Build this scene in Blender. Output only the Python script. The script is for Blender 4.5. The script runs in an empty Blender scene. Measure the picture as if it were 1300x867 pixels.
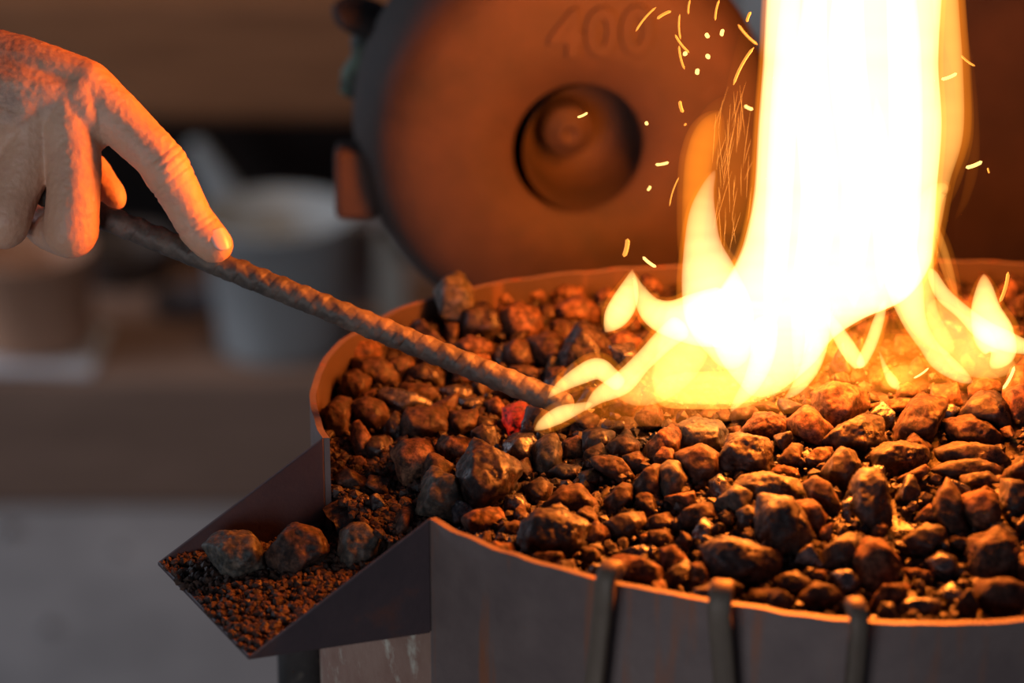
import bpy, bmesh, math, random
import numpy as np
from mathutils import Vector, Matrix, noise
random.seed(7)
C = bpy.context.scene.collection
SC = bpy.context.scene
# ------------------------------------------------------------------ camera
FX = 1300 * 100 / 36.0
PIT = math.radians(22)
sp, cp = math.sin(PIT), math.cos(PIT)
T0 = 1.25
H0 = T0 * (sp + cp * 106.5 / FX)           # camera height over the pan rim (z=0)
CAM = Vector((0, 0, H0))
FWD = Vector((0, cp, -sp)); UP = Vector((0, sp, cp)); RT = Vector((1, 0, 0))
def P(px, py, t):
    px, py, t = float(px), float(py), float(t)
    return CAM + t * (FWD + RT * ((px - 650) / FX) + UP * ((433.5 - py) / FX))
def onz(px, py, z=0.0):
    px, py, z = float(px), float(py), float(z)
    v = (433.5 - py) / FX
    t = (H0 - z) / (sp - cp * v)
    return P(px, py, t)
def depth_at(px, py, z=0.0):
    return (H0 - z) / (sp - cp * (433.5 - py) / FX)
cd = bpy.data.cameras.new('camera'); cam = bpy.data.objects.new('camera', cd); C.objects.link(cam)
cam.location = CAM; cam.rotation_euler = (math.pi / 2 - PIT, 0, 0)
cd.lens = 100; cd.sensor_width = 36; cd.clip_start = .05; cd.clip_end = 60
cd.dof.use_dof = True; cd.dof.focus_distance = 1.235; cd.dof.aperture_fstop = 5.0
SC.camera = cam
SC.view_settings.view_transform = 'Standard'; SC.view_settings.look = 'None'
SC.view_settings.gamma = 1; SC.view_settings.use_curve_mapping = False; SC.view_settings.exposure = 0
SC.cycles.use_denoising = True
SC.cycles.sample_clamp_indirect = 3.0
SC.cycles.volume_bounces = 0; SC.cycles.max_bounces = 6
# ------------------------------------------------------------------ helpers
def link(name, me, mat=None, parent=None):
    o = bpy.data.objects.new(name, me); C.objects.link(o)
    if mat is not None: me.materials.append(mat)
    if parent is not None: o.parent = parent
    return o
def mesh(name, vs, fs, smooth=True):
    me = bpy.data.meshes.new(name); me.from_pydata([tuple(v) for v in vs], [], fs); me.update()
    if smooth: me.polygons.foreach_set('use_smooth', [True] * len(me.polygons))
    return me
def empty(name, loc=(0, 0, 0)):
    o = bpy.data.objects.new(name, None); C.objects.link(o); o.location = loc; o.empty_display_size = .02
    return o
def tag(o, label=None, cat=None, group=None, kind=None):
    if label: o['label'] = label
    if cat: o['category'] = cat
    if group: o['group'] = group
    if kind: o['kind'] = kind
    return o
def recentre(o):
    me = o.data
    c = sum((v.co for v in me.vertices), Vector()) / len(me.vertices)
    me.transform(Matrix.Translation(-c)); o.location = o.location + c
    return o
def frombm(name, bm, mat, parent=None, smooth=False):
    me = bpy.data.meshes.new(name); bm.to_mesh(me); bm.free()
    if smooth: me.polygons.foreach_set('use_smooth', [True] * len(me.polygons))
    return link(name, me, mat, parent)
def box_bm(lo, hi, bev=0.0, seg=2):
    bm = bmesh.new(); bmesh.ops.create_cube(bm, size=1)
    for v in bm.verts:
        v.co = Vector([lo[i] + (v.co[i] + .5) * (hi[i] - lo[i]) for i in range(3)])
    if bev: bmesh.ops.bevel(bm, geom=bm.edges[:], offset=bev, segments=seg, affect='EDGES', profile=.5)
    return bm
def lathe(name, prof, mat, parent=None, n=64, rot=None, loc=(0, 0, 0), closed=False):
    vs, fs = [], []
    for r, z in prof:
        for k in range(n):
            a = 2 * math.pi * k / n; vs.append((r * math.cos(a), r * math.sin(a), z))
    m = len(prof)
    for i in range(m - 1 if not closed else m):
        for k in range(n):
            a, b = i * n + k, i * n + (k + 1) % n
            c, d = ((i + 1) % m) * n + (k + 1) % n, ((i + 1) % m) * n + k
            fs.append((a, b, c, d))
    me = mesh(name, vs, fs)
    bm = bmesh.new(); bm.from_mesh(me); bmesh.ops.remove_doubles(bm, verts=bm.verts, dist=1e-6)
    bmesh.ops.recalc_face_normals(bm, faces=bm.faces); bm.to_mesh(me); bm.free()
    me.polygons.foreach_set('use_smooth', [True] * len(me.polygons))
    o = link(name, me, mat, parent); o.location = loc
    if rot: o.rotation_euler = rot
    return o
def catmull(pts, n):
    pts = [np.array(p, float) for p in pts]
    q = [2 * pts[0] - pts[1]] + pts + [2 * pts[-1] - pts[-2]]
    out = []
    m = len(pts) - 1
    for i in range(n + 1):
        u = i / n * m; k = min(int(u), m - 1); t = u - k
        a, b, c, d = q[k], q[k + 1], q[k + 2], q[k + 3]
        out.append(.5 * ((2 * b) + (c - a) * t + (2 * a - 5 * b + 4 * c - d) * t * t + (3 * b - a - 3 * c + d) * t ** 3))
    return out
# ------------------------------------------------------------------ materials
class M:
    def __init__(s, name):
        s.m = bpy.data.materials.new(name); s.m.use_nodes = True; s.t = s.m.node_tree
        s.b = s.t.nodes['Principled BSDF']; s.o = s.t.nodes['Material Output']
        s.tc = s.n('ShaderNodeTexCoord')
    def n(s, kind, **kw):
        x = s.t.nodes.new(kind)
        for k, v in kw.items():
            if k in x.inputs: x.inputs[k].default_value = v
            else: setattr(x, k, v)
        return x
    def l(s, a, b): s.t.links.new(a, b)
    def noise(s, scale, detail=6, rough=.6, src='Object', stretch=None, dist=0):
        x = s.n('ShaderNodeTexNoise'); x.inputs['Scale'].default_value = scale
        x.inputs['Detail'].default_value = detail; x.inputs['Roughness'].default_value = rough
        x.inputs['Distortion'].default_value = dist
        if stretch:
            mp = s.n('ShaderNodeMapping'); mp.inputs['Scale'].default_value = stretch
            s.l(s.tc.outputs[src], mp.inputs['Vector']); s.l(mp.outputs[0], x.inputs['Vector'])
        else: s.l(s.tc.outputs[src], x.inputs['Vector'])
        return x.outputs['Fac']
    def ramp(s, fac, stops):
        r = s.n('ShaderNodeValToRGB'); e = r.color_ramp.elements
        while len(e) < len(stops): e.new(.5)
        for x, (p, c) in zip(e, stops):
            x.position = p; x.color = (*c, 1) if len(c) == 3 else c
        s.l(fac, r.inputs[0]); return r.outputs[0]
    def mix(s, fac, a, b):
        x = s.n('ShaderNodeMix'); x.data_type = 'RGBA'
        if isinstance(fac, float): x.inputs[0].default_value = fac
        else: s.l(fac, x.inputs[0])
        for i, c in ((6, a), (7, b)):
            if isinstance(c, tuple): x.inputs[i].default_value = (*c, 1)
            else: s.l(c, x.inputs[i])
        return x.outputs[2]
    def base(s, c):
        if isinstance(c, tuple): s.b.inputs['Base Color'].default_value = (*c, 1)
        else: s.l(c, s.b.inputs['Base Color'])
    def rough(s, r):
        if isinstance(r, (int, float)): s.b.inputs['Roughness'].default_value = r
        else: s.l(r, s.b.inputs['Roughness'])
    def bump(s, fac, strength=.5, dist=.001, prev=None):
        x = s.n('ShaderNodeBump'); x.inputs['Strength'].default_value = strength; x.inputs['Distance'].default_value = dist
        s.l(fac, x.inputs['Height'])
        if prev is not None: s.l(prev, x.inputs['Normal'])
        s.l(x.outputs[0], s.b.inputs['Normal']); return x.outputs[0]
G = lambda v: (v, v, v)
def coal_mat(name, dark, dust, amount, ra, rb, spec=.5):
    m = M(name)
    f = m.noise(70, 8, .65); g = m.noise(260, 5, .7)
    r = m.ramp(f, [(amount - .08, G(0)), (amount + .08, G(1))])
    c = m.mix(r, dust, dark)
    c = m.mix(m.ramp(g, [(.35, G(0)), (.75, G(1))]), c, tuple(min(1, x * 1.9 + .01) for x in dust))
    c2 = m.mix(m.ramp(g, [(.35, G(1)), (.6, G(0))]), c, dark)
    m.base(c2); m.rough(m.ramp(f, [(amount - .1, G(rb)), (amount + .1, G(ra))]))
    m.b.inputs['Specular IOR Level'].default_value = spec
    n1 = m.bump(m.noise(120, 8, .7), .7, .0012)
    v = m.n('ShaderNodeTexVoronoi'); v.inputs['Scale'].default_value = 330; m.l(m.tc.outputs['Object'], v.inputs['Vector'])
    m.bump(v.outputs['Distance'], .45, .0006, n1)
    return m.m
COAL = {
    'k': coal_mat('black_coal', (.005, .005, .007), (.034, .019, .013), .50, .24, .8, .4),
    'b': coal_mat('brown_dusted_coal', (.009, .0065, .0065), (.046, .022, .013), .54, .36, .85, .28),
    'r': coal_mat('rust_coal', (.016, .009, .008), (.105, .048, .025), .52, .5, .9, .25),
    'g': coal_mat('grey_coal', (.022, .024, .022), (.075, .058, .042), .45, .45, .8, .35),
    's': coal_mat('glossy_coal', (.018, .02, .026), (.06, .05, .05), .36, .22, .5, .9),
}
def ember_mat():
    m = M('glowing_coal'); m.base((.05, .015, .01)); m.rough(.7)
    f = m.ramp(m.noise(170, 7, .7), [(.40, (.0, .0, .0)), (.50, (.45, .008, .003)), (.66, (1, .05, .01))])
    m.l(f, m.b.inputs['Emission Color']); m.b.inputs['Emission Strength'].default_value = .8
    m.bump(m.noise(140, 8, .7), .6, .001); return m.m
EMBER = ember_mat()
def steel(name, c1, c2, rust, ramt=.55, rough=.6, streak=(60, 60, 6), bumpd=.0006):
    m = M(name)
    a = m.noise(1.0, 6, .6, stretch=streak); b = m.noise(30, 7, .65)
    c = m.mix(m.ramp(b, [(.35, G(0)), (.7, G(1))]), c1, c2)
    c = m.mix(m.ramp(a, [(ramt, G(0)), (ramt + .12, G(1))]), c, rust)
    m.base(c); m.rough(rough); m.b.inputs['Metallic'].default_value = .25
    m.bump(m.noise(220, 6, .7), .4, bumpd); return m.m
PANM = steel('dull_grey_steel', (.13, .094, .086), (.185, .136, .12), (.26, .10, .05), .54, .6, streak=(75, 75, 7))
TRAYM = steel('dark_tray_steel', (.05, .034, .038), (.075, .048, .05), (.11, .045, .034), .60, .6, streak=(30, 30, 30))
RUSTM = steel('rusted_shell', (.26, .14, .10), (.36, .23, .17), (.55, .50, .40), .56, .85, streak=(60, 60, 45), bumpd=.002)
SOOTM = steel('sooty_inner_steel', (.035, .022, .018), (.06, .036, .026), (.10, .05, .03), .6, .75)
RIBM = steel('rib_steel', (.12, .09, .065), (.16, .12, .085), (.2, .09, .05), .6, .6)
CASTM = steel('rusty_cast_iron', (.038, .025, .02), (.060, .036, .027), (.029, .022, .02), .56, .75, streak=(9, 9, 9), bumpd=.0015)
PLATEM = steel('dark_back_plate', (.03, .018, .015), (.045, .026, .02), (.022, .014, .015), .5, .8, streak=(5, 5, 9), bumpd=.002)
DARKM = steel('sooty_pipe', (.02, .018, .017), (.06, .05, .045), (.12, .1, .08), .6, .8, streak=(90, 90, 90), bumpd=.003)
# ------------------------------------------------------------------ pan outline
rim_px = [(393, 500), (399, 478), (414, 450), (440, 427), (482, 402), (540, 379), (640, 356), (760, 342), (900, 335), (1100, 330),
          (1300, 333), (1550, 350), (1750, 385), (1900, 445), (1960, 520), (1930, 610), (1800, 695), (1600, 758), (1450, 780), (1300, 789),
          (1196, 793), (1099, 790), (1040, 785), (959, 772), (901, 764), (798, 745), (765, 738), (700, 720), (654, 707), (596, 684), (545, 659),
          (470, 608), (410, 556), (397, 527)]
rim = [onz(x, y) for x, y in rim_px]
CX = sum(v.x for v in rim) / len(rim); CY = sum(v.y for v in rim) / len(rim)
def ang(v): return math.atan2(v.y - CY, v.x - CX)
sm = [Vector((p[0], p[1], 0)) for p in catmull([(v.x, v.y) for v in rim] + [(rim[0].x, rim[0].y)], 34 * 8)][:-1]
tab = sorted((ang(v), math.hypot(v.x - CX, v.y - CY)) for v in sm)
TA = np.array([a for a, _ in tab]); TR = np.array([r for _, r in tab])
TA3 = np.concatenate([TA - 2 * math.pi, TA, TA + 2 * math.pi]); TR3 = np.concatenate([TR] * 3)
def R(a): return float(np.interp(a, TA3, TR3))
def rp(a, off=0.0, z=0.0): return Vector((CX + (R(a) + off) * math.cos(a), CY + (R(a) + off) * math.sin(a), z))
def inpan(x, y, m=0.0): return math.hypot(x - CX, y - CY) < R(math.atan2(y - CY, x - CX)) - m
A1 = ang(onz(410, 556)); A2 = ang(onz(545, 659))      # notch for the tray
if A1 < 0: A1 += 2 * math.pi
if A2 < 0: A2 += 2 * math.pi
# tray level: the near corner falls from (543,660) to (535,808)
tz = depth_at(543, 660); TZ = -(148 * tz / FX) / cp
# ------------------------------------------------------------------ forge pan
forge = empty('forge_hearth', (CX, CY, -.3))
tag(forge, 'round steel coal forge pan with a chute tray on its left rim and vertical ribs', 'forge')
def wall(name, a0, a1, n, ztop, zbot, th, mat, off=0.0, closed=False):
    vs, fs = [], []
    for i in range(n + (0 if closed else 1)):
        a = a0 + (a1 - a0) * i / n
        w = .0006 * noise.noise(Vector((a * 9, 0, 3)))
        zt = ztop + (.0012 * noise.noise(Vector((a * 14, 1, 0))) if ztop > -.01 else 0)
        for k in range(7):
            z = zt + (zbot - zt) * (k / 6) ** 1.5
            vs.append(rp(a, off + w, z))
        for k in range(7):
            z = zt + (zbot - zt) * (1 - k / 6) ** 1.5
            vs.append(rp(a, off - th + w, z))
    m = n + (0 if closed else 1)
    for i in range(n):
        j = (i + 1) % m
        for k in range(14):
            k2 = (k + 1) % 14
            fs.append((i * 14 + k, j * 14 + k, j * 14 + k2, i * 14 + k2))
    if not closed:
        fs.append(tuple(range(14))); fs.append(tuple((m - 1) * 14 + k for k in range(13, -1, -1)))
    me = mesh(name, vs, fs)
    bm = bmesh.new(); bm.from_mesh(me); bmesh.ops.recalc_face_normals(bm, faces=bm.faces)
    for e in bm.edges:
        if len(e.link_faces) == 2 and e.calc_face_angle(0) > .7: e.smooth = False
    bm.to_mesh(me); bm.free()
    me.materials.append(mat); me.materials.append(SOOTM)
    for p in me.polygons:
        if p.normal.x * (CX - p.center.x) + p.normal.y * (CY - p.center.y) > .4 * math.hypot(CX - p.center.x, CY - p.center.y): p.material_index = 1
    o = link(name, me, None, forge); o.matrix_parent_inverse = Matrix.Translation(-forge.location)
    return o
def fchild(o):
    o.parent = forge; o.matrix_parent_inverse = Matrix.Translation(-forge.location); return o
AC = A1 - .9
wall('pan_wall', A2, AC + 2 * math.pi, 230, 0, -.30, .003, PANM)
wall('pan_wall', AC, A1, 50, 0, TZ - .006, .003, PANM)
wall('lower_shell', AC + .01, A2 + .02, 90, TZ - .001, -.30, .004, RUSTM, off=-.0015)
bm = bmesh.new()
vv = [bm.verts.new(rp(2 * math.pi * k / 120, -.004, -.075)) for k in range(120)]
f = bm.faces.new(vv); r_ = bmesh.ops.extrude_face_region(bm, geom=[f])
for v in r_['geom']:
    if isinstance(v, bmesh.types.BMVert): v.co.z -= .01
bmesh.ops.recalc_face_normals(bm, faces=bm.faces)
fchild(frombm('pan_floor', bm, PANM))
# tray
L1 = onz(200, 715, TZ); L2 = onz(315, 835, TZ)
N1 = rp(A1); N2 = rp(A2); N1b = rp(A1, 0, TZ); N2b = rp(A2, 0, TZ)
tray = fchild(empty('chute_tray'))
def plate(name, pts, th, mat, nrm=None):
    bm = bmesh.new(); pts = [Vector(p) for p in pts]
    n = (pts[1] - pts[0]).cross(pts[2] - pts[0]).normalized() if nrm is None else nrm
    a = [bm.verts.new(p + n * th / 2) for p in pts]; b = [bm.verts.new(p - n * th / 2) for p in pts]
    bm.faces.new(a); bm.faces.new(b[::-1]); k = len(pts)
    for i in range(k): bm.faces.new((a[i], b[i], b[(i + 1) % k], a[(i + 1) % k]))
    bmesh.ops.recalc_face_normals(bm, faces=bm.faces)
    bmesh.ops.bevel(bm, geom=bm.edges[:], offset=th * .2, segments=1, affect='EDGES')
    o = frombm(name, bm, mat); o.parent = tray; return o
plate('tray_floor', [L1, L2, N2b, N1b], .0022, TRAYM)
plate('tray_side', [L1, N1, N1b], .002, TRAYM)
plate('tray_side', [L2, N2, N2b], .002, TRAYM)
# ribs: bars standing against the outside of the wall with their heads just over the rim
for (tx, ty, bx_, w) in ((781, 741, 768, 24), (917, 766, 928, 29), (1083, 789, 1081, 22)):
    a = ang(onz(tx, ty)); t = depth_at(tx, ty)
    W = w * t / FX / 2; tan = Vector((-math.sin(a), math.cos(a), 0)); rad = Vector((math.cos(a), math.sin(a), 0))
    drift = (bx_ - tx) * t / FX / (120 * t / FX)
    path = [(-.004, .003), (-.0015, .0075), (.003, .0085), (.0065, .006), (.0075, 0), (.0065, -.012), (.005, -.04), (.006, -.08), (.006, -.16), (.005, -.24)]
    path = catmull(path, 36)
    bm = bmesh.new(); rows = []
    for i, (o_, z) in enumerate(path):
        d = Vector(path[min(i + 1, 36)]) - Vector(path[max(i - 1, 0)]); nx = Vector((-d.y, d.x)).normalized() * .0028
        wv = W * (1 - .35 * max(0, 1 - i / 2.5)) * (1 + .08 * noise.noise(Vector((i * .4, tx, 0))))
        row = []
        for su, sn in ((-1, -.7), (-.7, -1), (.7, -1), (1, -.7), (1, .7), (.7, 1), (-.7, 1), (-1, .7)):
            q = rp(a, 0, 0) + rad * (o_ + nx.x * sn + .0018) + Vector((0, 0, z + nx.y * sn)) + tan * (wv * su) + Vector((1, 0, 0)) * drift * max(0, -z)
            row.append(bm.verts.new(q))
        rows.append(row)
    for i in range(36):
        for k in range(8): bm.faces.new((rows[i][k], rows[i][(k + 1) % 8], rows[i + 1][(k + 1) % 8], rows[i + 1][k]))
    bm.faces.new(rows[0]); bm.faces.new(rows[-1][::-1]); bmesh.ops.recalc_face_normals(bm, faces=bm.faces)
    fchild(frombm('rib', bm, RIBM, smooth=True))
# sooty leg under the tray
lg = P(384, 850, depth_at(395, 500) + .10)
def post(name, x, y, z0, z1, r, mat):
    vs, fs = [], []
    for i in range(40):
        z = z1 + (z0 - z1) * i / 39
        for k in range(28):
            a = 2 * math.pi * k / 28; rr = r * (1 + .12 * noise.fractal(Vector((math.cos(a) * 1.5, math.sin(a) * 1.5, z * 60)), 1, 2, 4))
            vs.append((x + rr * math.cos(a), y + rr * math.sin(a), z))
    for i in range(39):
        for k in range(28): fs.append((i * 28 + k, i * 28 + (k + 1) % 28, (i + 1) * 28 + (k + 1) % 28, (i + 1) * 28 + k))
    fs.append(tuple(range(28))); fs.append(tuple(39 * 28 + k for k in range(27, -1, -1)))
    return link(name, mesh(name, vs, fs), mat)
fchild(post('leg', lg.x, lg.y, -.86, TZ - .075, .012, DARKM))
fchild(post('leg', CX, CY - .1, -.86, -.08, .03, DARKM))
fchild(post('leg', CX + .2, CY + .1, -.86, -.08, .015, DARKM))
# ------------------------------------------------------------------ coal bed
ctl = [(430, 470, -.020), (470, 560, -.028), (480, 640, -.045), (440, 640, -.050), (560, 480, -.018), (600, 390, -.012), (700, 380, -.012), (850, 380, -.008),
       (620, 560, -.014), (700, 640, -.013), (600, 650, -.018), (760, 700, -.014), (900, 720, -.013), (1200, 740, -.014), (850, 560, -.004), (1000, 560, .003),
       (1100, 500, .008), (1250, 500, .008), (1250, 620, -.002), (1000, 640, -.005), (900, 480, .002), (1100, 420, 0), (1300, 360, -.01), (1700, 500, -.012), (1500, 700, -.012)]
CT = np.array([(*onz(x, y)[:2], z) for x, y, z in ctl])
def H(x, y):
    d = (CT[:, 0] - x) ** 2 + (CT[:, 1] - y) ** 2 + 4e-4
    w = d ** -2.0
    return float((w * CT[:, 2]).sum() / w.sum())
def onbed(px, py, dz=0.0):
    z = 0.0
    for _ in range(8):
        q = onz(px, py, z + dz); z = H(q.x, q.y)
    return onz(px, py, z + dz)
vs, fs = [(CX, CY, H(CX, CY))], []
NA, NR = 300, 70
for i in range(1, NR + 1):
    for k in range(NA):
        a = 2 * math.pi * k / NA; am = a % (2 * math.pi); r = (R(a) + (.004 if A1 + .01 < am < A2 - .01 else -.0035)) * i / NR
        x, y = CX + r * math.cos(a), CY + r * math.sin(a)
        vs.append((x, y, H(x, y) - .002 + .004 * noise.fractal(Vector((x * 90, y * 90, 0)), .8, 2, 4)))
for k in range(NA): fs.append((0, 1 + k, 1 + (k + 1) % NA))
for i in range(NR - 1):
    for k in range(NA):
        fs.append((1 + i * NA + k, 1 + (i + 1) * NA + k, 1 + (i + 1) * NA + (k + 1) % NA, 1 + i * NA + (k + 1) % NA))
tag(link('coal_slack', mesh('coal_slack', vs, fs), COAL['k']), 'bed of fine dark coal slack filling the forge pan under the lumps', 'coal slack', kind='stuff')
# ------------------------------------------------------------------ rocks
def ico(sub):
    bm = bmesh.new(); bmesh.ops.create_icosphere(bm, subdivisions=sub, radius=1)
    v = np.array([x.co[:] for x in bm.verts]); f = [[a.index for a in x.verts] for x in bm.faces]; bm.free()
    return v / np.linalg.norm(v, axis=1)[:, None], f
ICO = {s: ico(s) for s in (1, 2, 4, 5)}
def rock_from_points(pts, sub=4, k=16, seed=0, amp=.05, fine=.018, grow=1.0):
    pts = np.array(pts, float); c = pts.mean(0); q = pts - c
    bm = bmesh.new()
    for p in q: bm.verts.new(p)
    bmesh.ops.convex_hull(bm, input=bm.verts[:]); bm.normal_update()
    pl = [(f.normal[:], f.normal.dot(f.verts[0].co)) for f in bm.faces if len(f.verts) >= 3]
    bm.free()
    pl = [(n, d) if d > 0 else ((-n[0], -n[1], -n[2]), -d) for n, d in pl]
    N = np.array([n for n, d in pl]); D = np.maximum(np.array([d for n, d in pl]), 1e-4)
    dirs, faces = ICO[sub]
    g = np.maximum(dirs @ N.T / D, 0)
    gm_ = g.max(1); r = grow / (gm_ * ((g / gm_[:, None]) ** k).sum(1) ** (1.0 / k))
    size = float(np.median(r)); V = dirs * r[:, None]
    out = []
    so = Vector((seed * 3.7, seed * 1.3, -seed * 2.1))
    for v, d in zip(V, dirs):
        p = Vector(v / size)
        h = amp * noise.noise(p * 1.7 + so) * 1.4 + fine * (1.3 - 2.6 * abs(noise.noise(p * 4.3 + so))) + fine * .7 * noise.fractal(p * 8 + so, 1, 2, 3)
        h += fine * 1.6 * (.45 - noise.voronoi(p * 2.6 + so)[0][0])
        out.append(Vector(v) + Vector(d) * h * size)
    return mesh('coal_lump', out, faces), Vector(c)
def tr(pts, ox, oy, s): return [(ox + x / s, oy + y / s) for x, y in pts]
S3 = 4.3333; S4 = 5.4167
HERO = []
def hero(crop, pts, mat, note=None, sub=4):
    o = {1: (400, 420, S3), 2: (540, 340, S3), 3: (400, 560, S3), 4: (640, 520, S3), 5: (860, 480, S4), 6: (1060, 450, S4), 7: (740, 620, S3), 8: (1000, 600, S3), 9: (190, 540, 2.653)}[crop]
    HERO.append((tr(pts, *o), mat, note, sub, crop))
h = hero
h(1, [(105,180),(190,80),(290,50),(350,90),(345,140),(240,180),(130,225)], 'r', 'rust-dusted coal lump tucked against the curled left rim beneath the rod')
h(1, [(215,160),(330,150),(455,190),(455,290),(400,308),(290,250),(215,200)], 'b', 'coal lump with a sparkling orange broken face near the left rim')
h(1, [(160,250),(230,220),(300,270),(280,330),(200,390),(150,350)], 'b')
h(1, [(195,410),(280,370),(370,400),(405,480),(350,555),(250,530),(195,470)], 'b', 'smooth rounded brown coal lump inside the left end of the pan')
h(1, [(50,440),(130,370),(190,380),(195,470),(160,580),(80,580),(45,480)], 'b')
h(1, [(205,520),(240,505),(310,600),(290,680),(230,690),(200,600)], 'r', 'upright rust-coloured coal sliver beside the inner edge of the tray side')
h(1, [(350,340),(400,315),(630,390),(635,425),(500,455),(380,400)], 's', 'long glossy coal lump with blue glints lying below the rod')
h(1, [(480,290),(620,300),(690,370),(670,400),(560,370),(470,320)], 'b')
h(1, [(480,500),(520,430),(700,430),(740,560),(640,600),(500,590)], 'b', 'large flat-faced brown coal block left of the glowing ember')
h(1, [(750,450),(880,440),(895,530),(780,580),(740,540)], 'b')
h(1, [(435,670),(480,625),(610,605),(690,700),(640,770),(500,860),(480,760)], 'r', 'big rust-topped coal block standing at the tray mouth')
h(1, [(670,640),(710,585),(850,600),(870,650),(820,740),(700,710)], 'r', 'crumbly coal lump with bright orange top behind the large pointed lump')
h(3, [(885,15),(1110,130),(1120,170),(1060,270),(940,380),(850,370),(795,220),(830,110)], 'k', 'large pointed coal lump with orange crown and dark blue-grey front', 5)
h(1, [(1050,620),(1100,575),(1190,575),(1215,630),(1200,740),(1120,760),(1045,700)], 's', 'glossy blue-black coal lump just in front of the glowing ember')
h(1, [(1040,430),(1120,400),(1190,430),(1195,500),(1160,570),(1080,575),(1045,500)], 'E', 'glowing red ember beside the tip of the rod')
h(1, [(935,400),(1000,370),(1040,420),(1030,470),(960,480)], 'r')
h(1, [(900,470),(990,490),(1000,560),(880,570)], 'k')
h(1, [(520,210),(600,180),(700,230),(690,300),(570,290),(510,260)], 'k')
h(1, [(690,320),(780,300),(860,330),(850,390),(720,380)], 's')
h(1, [(800,370),(900,370),(920,420),(850,440),(800,410)], 's')
h(1, [(380,160),(520,140),(540,200),(470,270),(440,190)], 'b')
h(1, [(390,520),(440,450),(490,480),(480,600),(400,590)], 'k')
h(1, [(290,600),(380,580),(410,660),(330,710),(280,690)], 'k')
h(1, [(195,720),(250,690),(290,740),(220,770)], 'r')
h(2, [(60,130),(120,60),(190,35),(240,110),(250,220),(180,280),(100,260)], 'g', 'dark green-grey clinker lump standing above the rear rim')
h(2, [(380,120),(440,110),(490,210),(440,220),(390,180)], 'r')
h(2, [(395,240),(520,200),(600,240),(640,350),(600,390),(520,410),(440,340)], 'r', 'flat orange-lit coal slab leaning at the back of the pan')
h(2, [(560,230),(620,230),(640,290),(600,320)], 'r')
h(2, [(190,230),(330,200),(400,260),(440,350),(330,400),(220,370)], 'k', 'wide black coal lump in shade behind the rod')
h(2, [(170,420),(250,380),(340,410),(380,480),(330,510),(220,470)], 'r', 'rounded rust-brown coal lump touching the far side of the rod')
h(2, [(375,480),(420,420),(445,450),(430,540),(380,520)], 's')
h(2, [(440,440),(500,400),(580,420),(605,520),(520,560),(440,520)], 'b')
h(2, [(580,400),(680,360),(760,400),(770,500),(700,550),(610,510)], 'b')
h(2, [(690,300),(760,290),(820,350),(790,440),(700,400)], 'b')
h(2, [(755,480),(840,320),(900,330),(1000,420),(1025,520),(960,560),(860,590),(780,590)], 'k', 'tall coal lump with dark left face and orange right face by the low flame', 5)
h(2, [(720,220),(800,200),(850,150),(960,240),(930,300),(810,310),(730,270)], 'r')
h(2, [(540,120),(600,105),(660,130),(640,190),(560,190)], 'r')
h(2, [(690,150),(760,90),(850,110),(860,170),(740,190)], 'r')
h(2, [(940,150),(1000,110),(1050,150),(1040,230),(950,210)], 'r')
h(2, [(1190,60),(1230,40),(1300,120),(1270,150),(1210,110)], 'r')
h(2, [(1000,400),(1100,350),(1180,400),(1150,470),(1050,480)], 'r')
h(2, [(460,545),(560,540),(640,570),(620,610),(500,570)], 'b')
h(2, [(680,560),(760,545),(830,600),(740,650),(670,610)], 'b')
h(2, [(110,310),(180,310),(170,400),(120,420)], 'b')
h(2, [(640,210),(700,210),(730,280),(650,300)], 'b')
h(4, [(165,210),(220,160),(280,145),(305,200),(310,320),(240,360),(175,330)], 'g', 'upright coal lump with pale green-grey front right of the glossy blue-black lump')
h(4, [(330,180),(400,150),(445,200),(430,270),(340,260)], 'r')
h(4, [(445,130),(510,105),(600,130),(580,230),(480,260),(445,200)], 'k')
h(4, [(555,210),(680,120),(735,190),(730,250),(600,280)], 'b', 'wedge-shaped coal lump with a sharp lit ridge in front of the low flame')
h(4, [(655,260),(740,235),(775,280),(760,340),(680,340)], 'b')
h(4, [(485,270),(560,260),(640,300),(710,370),(640,400),(500,310)], 'b')
h(4, [(785,210),(930,90),(970,110),(950,230),(850,290),(780,290)], 'r')
h(4, [(945,110),(1040,55),(1170,75),(1215,120),(1200,240),(1070,210),(970,220)], 'g', 'big grey-green squared coal lump at the foot of the flames', 5)
h(4, [(950,250),(1080,195),(1170,250),(1175,350),(1080,410),(1000,350)], 'b', 'brown block of coal in front of the grey-green squared lump')
h(4, [(850,340),(900,290),(960,300),(1000,380),(980,460),(900,490),(860,420)], 'g', 'pale speckled egg-shaped coal lump in the middle of the pan')
h(4, [(760,360),(820,310),(860,320),(850,480),(760,520),(720,420)], 'b')
h(4, [(420,350),(500,330),(550,380),(500,430),(420,420)], 'k')
h(4, [(230,520),(330,430),(410,420),(510,520),(490,580),(370,590),(300,570)], 'b', 'broad brown rounded coal lump behind the very dark lump at the front rim')
h(4, [(110,640),(200,560),(330,570),(450,640),(430,740),(350,820),(150,800),(100,720)], 'k', 'very dark massive coal lump beside the front rim left of the ribs', 5)
h(4, [(540,640),(650,590),(750,570),(770,640),(700,720),(580,700)], 'k')
h(4, [(120,420),(200,380),(260,420),(240,500),(150,520)], 'k')
h(4, [(10,480),(90,470),(130,530),(80,590),(10,560)], 's')
h(3, [(815,430),(870,390),(1000,370),(1050,440),(960,520),(870,520)], 'r', 'flat red-topped coal slab next to the pale wedge at the tray corner')
h(3, [(575,390),(610,210),(655,160),(760,220),(820,300),(840,390),(790,430),(640,400)], 'g', 'wedge of coal with pale left face peaking over the tray corner', 5)
h(3, [(1010,500),(1100,440),(1170,470),(1150,530),(1030,530)], 'b')
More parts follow.
